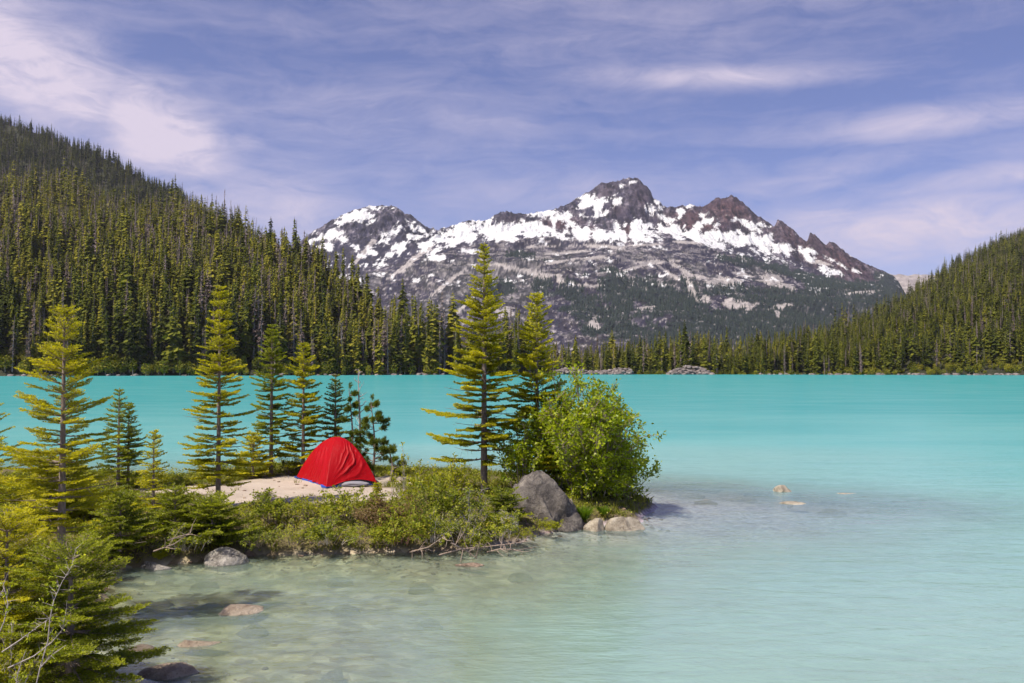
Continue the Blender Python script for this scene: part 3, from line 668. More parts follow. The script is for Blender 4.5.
WOODS = [(570, 290, 22, 14, 0), (618, 290, 26, 22, 0), (600, 312, 40, 10, 5), (545, 285, 14, 12, 0), (660, 300, 30, 18, 15), (700, 330, 40, 30, 0), (740, 322, 60, 18, 0), (800, 308, 70, 24, 0), (860, 300, 50, 22, 0), (900, 300, 40, 26, 20), (750, 300, 26, 9, 0), (690, 300, 12, 30, 0), (850, 340, 110, 30, 0), (780, 335, 60, 22, 0), (660, 340, 26, 18, 0), (770, 292, 60, 4, 5), (830, 284, 40, 7, 8), (590, 300, 20, 8, 0),
         (500, 290, 14, 8, 0), (740, 262, 26, 5, 8), (720, 292, 30, 4, 0), (620, 330, 30, 10, 0), (780, 270, 24, 6, 15), (800, 276, 14, 6, 20), (470, 300, 30, 3, -38), (520, 255, 20, 3, 0), (640, 285, 30, 5, 0)]
n_s = fbm(U / 10, PYm / 5, o=5, seed=71, g=0.58); n_f = fbm(Xm / 16, Dm / 30, o=5, seed=72, g=.6); n_l = fbm(Xm / 90, Zm / 60, o=4, seed=73); n_h = fbm(Xm / 26, Zm / 5.5, o=5, seed=74, g=.62)
n_x = np.clip(.5 + 1.5 * (fbm(Xm / 9, Zm / 6, Dm / 11, o=4, seed=75, g=.75) - .5), 0, 1)
snow = blobs(SNOW) - 1.2 * blobs(DARK) + 0.17 * sstep(2.2, 2.7, Sg) * sstep(4.2, 3.2, Sg) * (U > 430) * (U < 780) + 1.9 * (n_s - 0.5) + .7 * (n_f - .5) + 0.5 * (nzv - 0.72)
snow = snow + sstep(1.8, 2.8, Sg) * (1.25 * (fbm(Xm / 11 + Zm / 45 * np.sign(Xm - 420), Zm / 40, o=5, seed=78, g=.62) - .5) + .5 * (n_x - .5))
snow = sstep(0.38, 0.52, snow) * sstep(300, 282, PYm + 16 * (U < 330))
tal = sstep(0.50, 0.60, blobs(TALUS) * 1.15 + 1.3 * (n_h - 0.5) + .9 * (n_s - .5))
tal = np.maximum(tal, sstep(0.63, 0.70, n_h + 0.10 * np.exp(-((PYm - 256) / 16) ** 2) - .03) * .8 * (Sg < 2.4) * (Sg > .3) * .6)
tal = np.maximum(tal, sstep(0.74, 0.92, n_x + .12 * n_l) * .7 * (Sg < 2.5))
woodm = sstep(0.40, 0.55, blobs(WOODS) + 1.1 * (n_s - 0.5) + 0.5 * (n_l - .5) + .12 * sstep(285, 330, PYm)) * (1 - tal)
scr = sstep(0.48, 0.58, n_l + .5 * (n_f - .5)) * (Sg < 2.4)
def cmix(a, b_, k): return a + (b_ - a) * k[..., None]
def cst(c): return np.broadcast_to(np.array(c, float), U.shape + (3,))
c = cmix(cst((0.030, 0.028, 0.048)), cst((0.25, 0.222, 0.255)), sstep(0.42, 0.80, 0.5 * n_f + 0.5 * n_x + .35 * (n_l - .5)))
c = cmix(c, cst((0.034, 0.030, 0.040)), sstep(0.50, 0.62, fbm(Xm / 22, Zm / 14, o=5, seed=76, g=.6)) * .75)
red = blobs([(730, 210, 30, 16, 10), (690, 216, 24, 8, 0), (628, 231, 6, 9, 0), (592, 231, 6, 6, 0), (700, 225, 30, 8, 0), (820, 250, 60, 14, 30), (560, 222, 18, 8, 0)])
c = cmix(c, cst((0.085, 0.045, 0.046)) * (0.1 + 1.7 * n_x)[..., None], np.clip(red * 1.15, 0, 1) * .8)
c = cmix(c, cst((0.070, 0.050, 0.062)), np.clip(blobs([(606, 191, 14, 8, -20), (642, 196, 15, 18, 20), (512, 219, 12, 5, 8), (815, 244, 30, 8, 34), (618, 209, 12, 9, 0)]), 0, 1) * .75 * (0.4 + n_x))
c = c * (1 + upper[..., None] * (0.25 + 1.5 * (sstep(.35, .8, ridged(Xm / 15 + w1, Zm / 24, o=5, seed=67, g=.65))[..., None] - .62)))  # light and shade of crag facets painted into the upper rock colour
c = cmix(c, cst((0.040, 0.048, 0.034)), scr * (.36 * sstep(236, 262, PYm)))
c = c * (1 - .28 * upper[..., None])
c = cmix(c, cst((0.46, 0.42, 0.41)), tal * (.55 + .45 * n_x))
c = cmix(c, cst((0.022, 0.032, 0.030)), woodm * .92)
c = cmix(c, cst((0.70, 0.70, 0.72)), snow)
me = mkmesh('mountain', np.stack([Xm, Dm, Zm], -1).reshape(-1, 3), grid_faces(len(u), len(s)), [], {'albedo': c.reshape(-1, 3)}, smooth=False)
m, t, b = material('mountain_rock')
co = t.new('ShaderNodeTexCoord').outputs['Object']
n = t.noise(co, 0.16, 5, 0.7)
nn = t.mapr(n, 0.3, 0.7, 0.72, 1.22)
cc = t.mix(1.0, t.attr('albedo', 'Color'), t.new('ShaderNodeCombineColor', {0: nn, 1: nn, 2: nn}).outputs[0], 'MULTIPLY')
t.l.new(cc, b.inputs['Base Color'])
bm = t.new('ShaderNodeBump', {'Strength': 0.5, 'Distance': 5.0, 'Height': n}); t.l.new(bm.outputs[0], b.inputs['Normal']); b.inputs['Roughness'].default_value = .95; b.inputs['Specular IOR Level'].default_value = 0.05
me.materials.append(m); tag(link('mountain', me), kind='structure')
# trees on the mountain
r = np.random.default_rng(99)
wt = (woodm * 1.0 + 0.015 * (Sg < 2.2) * (Sg > .4) * (snow < .1)).ravel() * (Sg.ravel() < 3.2) * (Sg.ravel() > 0.25) * (np.gradient(Dm, axis=0).ravel())
idx = r.choice(len(wt), 13500, p=wt / wt.sum())
Pm = np.stack([Xm.ravel()[idx], Dm.ravel()[idx], Zm.ravel()[idx] - 0.5], -1) + np.stack([r.normal(0, 2, len(idx)), r.normal(0, 2, len(idx)), np.zeros(len(idx))], -1)
def tiny(seed):
    r_ = np.random.default_rng(seed); A = Acc(); B = Acc()
    for (z0, z1, w_) in ((0.08, 0.55, .17), (.35, .8, .13), (.6, 1.0, .08)):
        k = 5; th = np.arange(k) / k * 2 * PI + r_.uniform(0, 6)
        V = np.vstack([np.stack([np.cos(th) * w_ * r_.uniform(.7, 1.2, k), np.sin(th) * w_, np.full(k, z0)], -1), [[0, 0, z1]]])
        A.add(V, np.array([[i, (i + 1) % k, k] for i in range(k)]), .5)
    tube(B, [(0, 0, 0), (0, 0, .3)], [.02, .015], 3); return A, B
tn = [tiny(i) for i in range(3)]
o = mass('forest', Pm, r.uniform(6, 13, len(Pm)), P4(tn, M['mtn_tree'], M['bark_far']), None, seed=4)
tag(o, 'dark scattered forest on the rocky lower slopes of the snowy mountain', 'forest', kind='stuff')
# far pale ridge seen in the gap on the right
uu = np.arange(840, 1100, 3.0); ss_ = np.linspace(0, 1.3, 30); U2, S2 = np.meshgrid(uu, ss_); D2 = 3600 + 700 * S2
rp = interp(U2, [(840, 276), (895, 274), (915, 273), (930, 275), (960, 272), (1000, 270), (1100, 265)])
Z2 = (CZ + 4300 * (HY - rp) / 900) * np.where(S2 <= 1, S2 ** .8, 1 - (S2 - 1)) + 20 * (fbm(U2 / 9, S2 * 8, o=4, seed=5) - .5)
me = mkmesh('mountain', np.stack([(U2 - 512) / F * D2, D2, Z2], -1).reshape(-1, 3), grid_faces(len(uu), len(ss_)), [rockmat('far_ridge_rock', (.30, .26, .25), (.48, .43, .40), (.14, .12, .12), .3, .02)], smooth=True)
tag(link('mountain', me), kind='structure')

# ------------------------------------------------------------------ near firs
def fir(name, px, py, z, top_py, half_px, mat, label, seed, cat='fir tree', group=None, nl=0.030, dens=55, bare=0.12, nwh=None, nb=5, shape=0.8, drop=-0.10, lean=(0, 0), trunk_r=None, gap=1.0, wood=True, Y=None, twig=0.045, cover=0.22, asym=None, tip=0.6, tfac=0.0, lowfull=1.0):
    """fir built from whorls of flat sprays; foot at pixel (px,py) on ground height z, top at pixel row top_py"""
    p = onz(px, py, z) if Y is None else np.array([(px - 512) / F * Y, Y, z])
    D = p[1]; H = CZ + (HY - top_py) / F * D - p[2]; Rr = half_px / F * D
    r = np.random.default_rng(seed); nwh = nwh or int(max(9, H / 0.19))
    W = Acc(); C = Acc()
    def ctr(h): return np.array([lean[0] * (h / H) ** 2 * H, lean[1] * (h / H) ** 2 * H, h])
    hs = np.linspace(0, 1, 16); tr = trunk_r or (0.011 * H + 0.012)
    tube(W, [ctr(q * H) for q in hs], tr * (1 - hs) ** 0.8 + 0.004, 8)
    P0, P1, TT, SZ = [], [], [], []
    nwh = int(nwh * 1.38); levels = bare + (1 - bare) * ((np.arange(nwh) + r.uniform(-.25, .25, nwh)) / nwh).clip(0, 1) ** .88
    lev = []
    for i, q in enumerate(levels):
        e = r.uniform(0.74, 1.14)
        for a in range(max(3, int(round(nb + r.uniform(-1, 1))))): lev.append((q, e, 2 * PI * (a + r.uniform(-.25, .25)) / nb + i * 1.3))
        if r.random() < .5: lev.append((q + .4 / nwh, .5, r.uniform(0, 6.28)))
    for q, e, az in lev:
        if q > .985 or q < 0.01: continue
        L = Rr * (1 - q) ** shape * e * r.uniform(.7, 1.15) * (0.55 + 0.45 * min(1, (q - bare) / .12 + .3 * lowfull + .0)) + 0.03
        if asym: L *= 1 + asym[1] * math.cos(az - asym[0])
        if r.random() < 0.09 * gap and q < .8: L *= r.uniform(.3, .6)
        el = R(34) * q ** 2.0 + drop * (1 - q) + r.normal(0, .075)
        h0 = q * H; b0 = ctr(h0)
        out = np.array([math.cos(az), math.sin(az), 0]); sd_ = np.array([-math.sin(az), math.cos(az), 0])
        n = 8; tt = np.linspace(0, 1, n); curve = r.uniform(.04, .12) * (1 - q); sw = r.normal(0, .06)
        pts = b0 + out * (L * tt * math.cos(el))[:, None] + np.array([0, 0, 1]) * (L * (tt * math.sin(el) - curve * tt * (1 - tt) * 2 + .05 * tt ** 2))[:, None] + sd_ * (L * sw * tt ** 2)[:, None]
        tube(W, pts, (0.0035 + 0.010 * L) * (1 - tt * .85), 4)
        btint = r.normal(0, .09)
        # main shoot
        def addseg(a_, b_, t_, s_=1.0): P0.append(a_); P1.append(b_); TT.append(t_); SZ.append(s_)
        k0 = 1 if L > .25 else 0
        if q < .42 and L > .2 and r.random() < .11:
            for k in range(3, n - 1): e_ = pts[k] + r.normal(0, .09 * L + .02, 3); prisms(W, [pts[k]], [e_], .003)
            continue
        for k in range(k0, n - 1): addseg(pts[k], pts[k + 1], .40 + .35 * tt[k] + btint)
        m_ = max(3, int(L / twig)); cov = cover + r.uniform(-.08, .1)
        for k in range(m_):
            q2 = cov + (1 - cov) * (k + r.uniform(0, .6)) / m_
            if q2 >= 1: continue
            pp = np.array([np.interp(q2, tt, pts[:, c_]) for c_ in range(3)])
            tg = unit(pts[min(n - 1, int(q2 * (n - 1)) + 1)] - pts[int(q2 * (n - 1))])
            for sgn in (-1, 1):
                tl = (0.36 * L * (1 - q2) ** .8 + .045) * r.uniform(.6, 1.15) * min(1.0, .55 + 1.2 * (q2 - cov))
                ang = R(r.uniform(42, 62)); lat = unit(np.cross(tg, [0, 0, 1])) * sgn
                dr = unit(tg * math.cos(ang) + lat * math.sin(ang) + np.array([0, 0, r.normal(-.05, .07)]))
                e1 = pp + dr * tl; 
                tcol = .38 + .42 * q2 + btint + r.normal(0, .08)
                if tl > .10:
                    mm_ = pp + dr * tl * .55; addseg(pp, mm_, tcol - .1); addseg(mm_, e1, tcol + .12)
                    ns = int(tl / .055)
                    for j in range(ns):
                        f_ = (j + .6) / ns; bp = pp + dr * tl * f_
                        for s2 in (-1, 1):
                            l2 = .34 * tl * (1 - f_) + .025; lat2 = unit(np.cross(dr, [0, 0, 1])) * s2
                            d2 = unit(dr * .7 + lat2 * .75 + np.array([0, 0, r.normal(-.03, .07)])); addseg(bp, bp + d2 * l2, tcol + .12 + r.normal(0, .06), .9)
                else: addseg(pp, e1, tcol + .08)
    # leader
    addseg(ctr(H * .93), ctr(H * 1.0), .7)
    P0 = np.array(P0); P1 = np.array(P1); TT = np.array(TT); SZ = np.array(SZ)
    if wood: prisms(W, P0, P1, 0.0010 + 0.0004 * SZ)
    ln = np.linalg.norm(P1 - P0, axis=1); cnt = np.maximum(1, (ln * dens * (2.1 if nl < .03 else 1.5) + r.random(len(ln))).astype(int))
    i = np.repeat(np.arange(len(ln)), cnt); k = len(i); tq = r.random(k)
    base = P0[i] + (P1[i] - P0[i]) * tq[:, None]; dr = unit(P1[i] - P0[i])
    lat = unit(np.cross(dr, np.array([0.02, 0.03, 1.0]))); up = np.cross(lat, dr)
    ph = r.uniform(-.35, PI + .35, k)   # needles stand up and sideways
    rad = lat * np.cos(ph)[:, None] + up * np.abs(np.sin(ph))[:, None] * .55
    nd = unit(dr * r.uniform(.35, .9, k)[:, None] + rad); l_ = 1.22 * nl * r.uniform(.7, 1.2, k) * SZ[i]
    pr = unit(np.cross(nd, r.normal(0, 1, (k, 3)))) * (l_ * (.15 if nl < .03 else .22))[:, None]
    V = np.stack([base, base + nd * (l_ * .5)[:, None] + pr, base + nd * l_[:, None], base + nd * (l_ * .5)[:, None] - pr], 1)
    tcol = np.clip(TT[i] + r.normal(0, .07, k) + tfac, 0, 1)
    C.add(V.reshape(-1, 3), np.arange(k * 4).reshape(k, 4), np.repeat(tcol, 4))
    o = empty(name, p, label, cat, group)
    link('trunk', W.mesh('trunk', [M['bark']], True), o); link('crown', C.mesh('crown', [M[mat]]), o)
    return o
NF = {}
fir('fir_tree', 64, 0, .35, 305, 84, 'fir_yellow', 'tall yellow green fir at the left with bare lower trunk, on the near bank', 1001, Y=11.2, nl=.026, dens=80, bare=.22, nwh=19, drop=-.03, trunk_r=.055, shape=.62, gap=.4, cover=.25)
fir('fir_tree', -12, 0, .3, 392, 66, 'fir_yellow', 'yellow green fir cut off by the left edge behind the tall yellow fir', 1002, Y=12.6, nl=.026, dens=75, bare=.08, drop=-.02, shape=.7)
fir('fir_tree', 74, 0, .02, 545, 118, 'fir_green', 'bushy low fir nearest the camera with dark drooping branches over the water', 1003, Y=8.6, nl=.024, dens=85, bare=.06, nwh=8, nb=7, drop=-.22, shape=.42, twig=.04, cover=.15, trunk_r=.05, tfac=.05)
fir('fir_tree', 10, 0, .15, 508, 95, 'fir_yellow', 'wide yellow green young fir in the lower left corner of the near bank', 1004, Y=8.9, nl=.024, dens=85, bare=.05, nwh=9, nb=7, drop=-.10, shape=.5, cover=.15)
fir('fir_tree', 218, 507, .45, 285, 44, 'fir_yellow', 'tall narrow yellow green fir at the edge of the sandy clearing', 1005, nl=.036, dens=48, bare=.10, nwh=26, drop=-.06, shape=.62, trunk_r=.05, tfac=-.06)
fir('fir_tree', 212, 542, .25, 500, 50, 'fir_green', 'low spreading fir shrub in front of the tall narrow fir, above the white lichen rock', 1006, nl=.034, dens=55, bare=.05, nwh=6, nb=8, drop=.08, shape=.4, cover=.15)
fir('fir_tree', 118, 492, .42, 388, 30, 'fir_green', 'slim dark sapling, taller of a close pair left of the sandy clearing', 1007, nl=.036, dens=42, bare=.06, nwh=15, drop=-.02, shape=.7)
fir('fir_tree', 128, 490, .42, 402, 25, 'fir_green', 'slim dark sapling, shorter of a close pair left of the sandy clearing', 1008, nl=.036, dens=42, bare=.06, nwh=13, drop=-.02, shape=.7)
fir('fir_tree', 153, 520, .42, 430, 30, 'fir_yellow', 'small thin fir sapling between the dark pair and the tall narrow fir', 1009, nl=.034, dens=45, bare=.05, nwh=12, drop=-.02, shape=.75)
fir('fir_tree', 271, 474, .45, 324, 30, 'fir_green', 'fir with green top and bare pinkish trunk, farther left of the two behind the tent', 1010, nl=.044, dens=38, bare=.12, nwh=22, drop=-.04, shape=.62, tfac=-.04)
fir('fir_tree', 303, 474, .45, 341, 34, 'fir_yellow', 'bright fir directly behind the left side of the red tent', 1011, nl=.044, dens=38, bare=.08, nwh=20, drop=-.02, shape=.62, tfac=-.12)
fir('fir_tree', 335, 472, .45, 374, 24, 'fir_dark', 'short dark fir rising right behind the top of the tent', 1012, nl=.044, dens=36, bare=.06, nwh=15, drop=0, shape=.7)
fir('fir_tree', 253, 478, .42, 432, 26, 'fir_yellow', 'bushy young fir at the back of the sand left of the pinkish trunk fir', 1013, nl=.042, dens=42, bare=.04, nwh=8, nb=6, drop=.05, shape=.6)
fir('fir_tree', 484, 491, .5, 242, 64, 'fir_yellow', 'tallest fir of the island with straight bare lower trunk and layered branches', 1014, nl=.040, dens=46, bare=.13, nwh=30, drop=-.05, shape=.86, trunk_r=.075, tfac=-.12, asym=(PI, .12), gap=1.5)
fir('fir_tree', 537, 489, .45, 292, 46, 'fir_yellow', 'fir with pointed yellow top growing out of the leafy shrub', 1015, nl=.042, dens=44, bare=.08, nwh=26, drop=-.02, shape=.6, tfac=-.08)
fir('fir_tree', 503, 518, .35, 492, 30, 'fir_green', 'low dark fir shrub sprawling between the tallest fir and the big boulder', 1016, nl=.036, dens=50, bare=.05, nwh=5, nb=8, drop=.02, shape=.4, cover=.15, tfac=-.1)
fir('fir_tree', 377, 512, .4, 482, 7, 'fir_yellow', 'tiny bright fir seedling just in front of the tent right corner', 1017, nl=.03, dens=60, bare=.05, nwh=8, nb=5, drop=.05, shape=.8)
fir('fir_tree', 120, 552, .25, 492, 44, 'fir_green', 'low bushy fir on the front shore left of the white lichen rock', 1018, nl=.032, dens=58, bare=.05, nwh=8, nb=7, drop=0.02, shape=.5, cover=.15)
fir('fir_tree', 50, 530, .35, 452, 60, 'fir_yellow', 'wide yellow fir bush behind the trunk of the tall yellow fir', 1019, nl=.034, dens=52, bare=.05, nwh=9, nb=7, drop=0.02, shape=.5, cover=.15)
fir('fir_tree', 175, 535, .35, 487, 34, 'fir_green', 'low green fir between the thin sapling and the front shore', 1020, nl=.034, dens=52, bare=.05, nwh=7, nb=7, drop=0.02, shape=.5, cover=.15)

# ------------------------------------------------------------------ leafy shrubs
def leaves(C, pos, dirs, size, r, tint, upb=.6, aspect=.62):
    k = len(pos); nrm = unit(r.normal(0, 1, (k, 3)) * .8 + np.array([0, 0, upb]))
    d = unit(dirs + r.normal(0, .7, (k, 3))); d = unit(d - nrm * (d * nrm).sum(1, keepdims=True)); sd_ = np.cross(nrm, d)
    l_ = (size * r.uniform(.6, 1.3, k))[:, None]; w_ = l_ * aspect * .5
    V = np.stack([pos, pos + d * l_ * .35 + sd_ * w_ + nrm * l_ * .05, pos + d * l_ * .8 + sd_ * w_ * .6, pos + d * l_, pos + d * l_ * .8 - sd_ * w_ * .6, pos + d * l_ * .35 - sd_ * w_ + nrm * l_ * .05], 1)
    C.add(V.reshape(-1, 3), np.arange(k * 6).reshape(k, 6), np.repeat(tint, 6))
def shrub_arrays(H, Rr, seed, stems=14, leaf=.045, nleaf=6000, low=0.15, twigs=10, bare=0.25, offset=(0, 0), clump=.05, stemr=.010, spread=.3, lean=(0, 0), flat=0.9):
    """multi-stemmed shrub: every stem bends outwards to the envelope, side twigs carry the leaves"""
    r = np.random.default_rng(seed); W = Acc(); C = Acc(); P0, P1 = [], []
    for i in range(stems):
        az = r.uniform(0, 2 * PI); f = math.sqrt((i + .5) / stems); el = math.acos(min(1, f * flat)) ; b0 = np.array([math.cos(az), math.sin(az), 0]) * Rr * spread * f * r.random()
        lob = .78 + .4 * r.random()
        e1 = np.array([math.cos(az) * Rr * math.cos(el) , math.sin(az) * Rr * math.cos(el), H * math.sin(el) * .98 + .04 * H]) * lob + np.array([lean[0], lean[1], 0]) * math.sin(el)
        n = 8; tt = np.linspace(0, 1, n)[:, None]; midp = b0 * .4 + e1 * .5 + np.array([0, 0, .18 * H])
        pts = (1 - tt) ** 2 * b0 + 2 * tt * (1 - tt) * midp + tt ** 2 * e1 + r.normal(0, .02 * H, (n, 3)) * tt
        tube(W, pts, stemr * (1 - tt[:, 0] * .75), 5)
        for j in range(twigs):
            q = r.uniform(low, .97); pp = np.array([np.interp(q, tt[:, 0], pts[:, c_]) for c_ in range(3)])
            tg = unit(pts[min(n - 1, int(q * (n - 1)) + 1)] - pts[int(q * (n - 1))])
            dr = unit(tg * .6 + r.normal(0, .6, 3) + np.array([0, 0, .25])); tl = r.uniform(.12, .32) * (Rr + H) * .5 * (1.15 - q * .6)
            e2 = pp + dr * tl; P0.append(pp); P1.append(e2)
            for _ in range(2):
                a_ = r.uniform(.3, .9); pp2 = pp + dr * tl * a_; d2 = unit(dr + r.normal(0, .6, 3)); P0.append(pp2); P1.append(pp2 + d2 * tl * .5)
    P0 = np.array(P0); P1 = np.array(P1)
    prisms(W, P0, P1, stemr * .32)
    ln = np.linalg.norm(P1 - P0, axis=1); w = ln / ln.sum()
    drop_ = r.random(len(ln)) < bare; w = np.where(drop_, 0, w); w /= w.sum()
    i = r.choice(len(ln), nleaf, p=w); q = np.sqrt(r.random(nleaf)) * 1.03
    pos = P0[i] + (P1[i] - P0[i]) * q[:, None] + r.normal(0, clump, (nleaf, 3)) * .5
    ok = pos[:, 2] > -.02; pos, i = pos[ok], i[ok]; tw = r.normal(0, .13, len(ln))
    leaves(C, pos, unit(P1[i] - P0[i]), leaf, r, np.clip(.45 + tw[i] + r.normal(0, .12, len(pos)), 0, 1))
    return W, C
def shrub_obj(name, p, W, C, wm, lm, label, cat, group=None):
    o = empty(name, p, label, cat, group)
    link('stem', W.mesh('stem', [M[wm]], True), o); link('foliage', C.mesh('foliage', [M[lm]]), o); return o
p = onz(588, 500, .3)
W, C = shrub_arrays(2.45, 1.42, 41, stems=50, leaf=.070, nleaf=27000, low=.03, twigs=24, bare=.1, stemr=.018, clump=.10, spread=.4)
shrub_obj('leafy_shrub', p, W, C, 'twig', 'willow', 'tall round bright green broadleaf shrub at the island point beside the boulder', 'shrub')
p = onz(553, 492, .4)
W, C = shrub_arrays(2.65, .95, 42, stems=22, leaf=.064, nleaf=9000, low=.12, twigs=18, bare=.1, stemr=.015, clump=.09)
shrub_obj('leafy_shrub', p, W, C, 'twig', 'willow', 'upright broadleaf shrub growing against the pointed yellow fir', 'shrub')
p = onz(622, 504, .15)
W, C = shrub_arrays(1.35, .95, 43, stems=20, leaf=.066, nleaf=6500, low=.15, twigs=14, bare=.1, stemr=.012, clump=.08)
shrub_obj('leafy_shrub', p, W, C, 'twig', 'willow', 'lower broadleaf shrub drooping over the water at the right end of the island', 'shrub')
p = onz(522, 496, .45)
W, C = shrub_arrays(1.7, .6, 44, stems=12, leaf=.062, nleaf=3000, low=.15, twigs=12, bare=.1, stemr=.012, clump=.08)
shrub_obj('leafy_shrub', p, W, C, 'twig', 'willow', 'broadleaf shrub filling the gap between the tallest fir and the boulder', 'shrub')
# low scrub: a few shapes, copied
proto = []
for i in range(5):
    W, C = shrub_arrays(.66, .62, 600 + i, stems=[20, 16, 22, 14, 18][i], leaf=[.040, .034, .046, .038, .05][i], nleaf=[2300, 1500, 2500, 1200, 2000][i], low=.2, twigs=9, bare=[.32, .55, .3, .65, .35][i], stemr=.006, clump=.045, spread=.6, flat=.97)
    proto.append((W, C))
pm = {}
def scrub(px, py, z, H, Rr, k, lm, wm, label, group=None):
    key = (k, lm, wm)
    if key not in pm: W, C = proto[k]; pm[key] = (W.mesh('stem', [M[wm]], True), C.mesh('foliage', [M[lm]]))
    p = onz(px, py, z); o = empty('low_shrub', p, label, 'low shrub', group, rz=rng.uniform(0, 6.28)); sc = rng.uniform(.85, 1.3); o.scale = (Rr / .62 * sc ** .5, Rr / .62 * sc ** .5, H / .62 * sc * .86)
    link('stem', pm[key][0], o); link('foliage', pm[key][1], o)
FG = 'low scrub bushes along the front shore'
SC = [
 (258, 546, .2, .40, .50, 0, 'scrub', 'twig', 'low scrub bush at the waterline right of the white lichen rock'),
 (292, 545, .2, .42, .55, 1, 'scrub', 'twig', 'olive scrub bush on the front shore below the left corner of the tent'),
 (328, 544, .2, .45, .55, 2, 'scrub', 'twig_grey', 'scrub bush on the front shore straight below the tent crease'),
 (364, 544, .2, .45, .55, 3, 'scrub', 'twig', 'scrub bush on the front shore below the tent right corner'),
 (398, 543, .2, .5, .55, 4, 'scrub', 'twig_red', 'twiggy scrub bush on the front shore right of the tent'),
 (432, 542, .2, .5, .55, 0, 'scrub', 'twig_grey', 'grey twigged scrub bush on the front shore left of the driftwood'),
 (466, 540, .2, .5, .55, 1, 'scrub', 'twig_grey', 'grey twigged scrub bush on the front shore above the bare driftwood'),
 (500, 538, .2, .45, .5, 2, 'scrub', 'twig_grey', 'scrub bush in front of the half buried whitish rock'),
 (524, 540, .08, .26, .34, 3, 'scrub_yellow', 'twig', 'small yellow green bush in front of the big boulder'),
 (274, 522, .42, .50, .6, 2, 'scrub', 'twig', 'rounded scrub bush at the left end of the bank below the sand'),
 (310, 520, .42, .56, .6, 3, 'scrub_yellow', 'twig', 'yellowish scrub bush below the left corner of the red tent'),
 (345, 520, .42, .50, .6, 4, 'scrub', 'twig', 'scrub bush between the red tent and the front row of scrub'),
 (382, 526, .42, .45, .6, 0, 'scrub_red', 'twig_red', 'reddish brown scrub bush below the tent right corner'),
 (412, 524, .42, .62, .65, 1, 'scrub', 'twig_red', 'taller scrub bush with red twigs right of the tent'),
 (440, 522, .42, .75, .65, 2, 'scrub', 'twig', 'tall scrub bush at the middle of the bank left of the tallest fir'),
 (470, 522, .42, .62, .65, 3, 'scrub', 'twig_grey', 'grey twigged scrub bush below the tallest fir'),
 (422, 506, .45, .78, .6, 4, 'scrub_yellow', 'twig', 'yellow green bush behind the red twigged scrub near the pale stones'),
 (448, 504, .45, .72, .6, 0, 'scrub_yellow', 'twig', 'yellow green bush between the pale stones and the tallest fir'),
 (402, 500, .45, .42, .45, 1, 'scrub', 'twig_grey', 'small scrub bush beside the pale stones right of the tent'),
 (90, 520, .4, .55, .7, 2, 'scrub_yellow', 'twig', 'yellow green bush right of the bare trunk of the tall yellow fir'),
 (105, 545, .25, .5, .6, 3, 'scrub', 'twig_grey', 'grey twigged bush right beside the bare trunk of the tall yellow fir'),
 (140, 535, .35, .42, .6, 4, 'scrub', 'twig_grey', 'brown twiggy bush between the small rocks and the thin sapling'),
 (185, 550, .2, .34, .5, 0, 'scrub', 'twig_grey', 'small bush just left of the white lichen rock'),
 (238, 522, .4, .4, .5, 1, 'scrub_yellow', 'twig', 'leafy bush at the front edge of the sand right of the tall narrow fir'),
 (20, 505, .4, .6, .9, 2, 'scrub_yellow', 'twig', 'broad yellow green bush at the left edge behind the yellow firs'),
 (75, 492, .4, .5, .8, 3, 'scrub_yellow', 'twig', 'yellow green bush on the back shore behind the tall yellow fir'),
 (158, 508, .4, .32, .5, 4, 'scrub', 'twig', 'small bush on the sand behind the thin sapling'),
 (235, 474, .42, .45, .7, 0, 'scrub', 'twig', 'green bush on the back shore left of the pinkish trunk fir'),
 (290, 474, .42, .45, .6, 1, 'scrub', 'twig', 'green bush behind the sand between the two firs behind the tent'),
 (548, 531, .1, .2, .3, 2, 'scrub_yellow', 'twig', 'tiny yellow green bush at the waterline below the big boulder'),
 (265, 500, .45, .16, .25, 0, 'scrub_yellow', 'twig', 'very small plant alone on the sand left of the tent'),
 (392, 545, .15, .34, .45, 2, 'scrub_yellow', 'twig', 'small bright bush low on the front shore right of the tent'),
 (132, 486, .42, .3, .4, 0, 'scrub_yellow', 'twig', 'small yellow green bush on the back shore beside the paler dark sapling'),
 (186, 486, .42, .3, .45, 2, 'scrub', 'twig', 'small bush at the back of the sand left of the tall narrow fir'),
 (108, 500, .42, .36, .6, 4, 'scrub', 'twig_grey', 'twiggy bush at the foot of the dark sapling pair'),
 (480, 547, .08, .26, .4, 4, 'scrub', 'twig_grey', 'small bush touching the water beside the bare driftwood'),
]
for a in SC: scrub(*a)
# tall thin willow shoots right of the tent
for i, (px, py, tp, lab) in enumerate([(404, 500, 450, 'slim leafy shoot standing tallest against the lake right of the tent'), (418, 500, 458, 'second slim leafy shoot, right of the tallest shoot'), (392, 498, 466, 'short slim shoot near the pale stones')]):
    p = onz(px, py, .45); H = CZ + (HY - tp) / F * p[1] - p[2]
    W, C = shrub_arrays(H, .16, 650 + i, stems=3, leaf=.045, nleaf=130, low=.3, twigs=7, bare=.2, stemr=.006, clump=.03, flat=.6)
    shrub_obj('leafy_shoot', p, W, C, 'twig_grey', 'scrub_yellow', lab, 'leafy shoot')
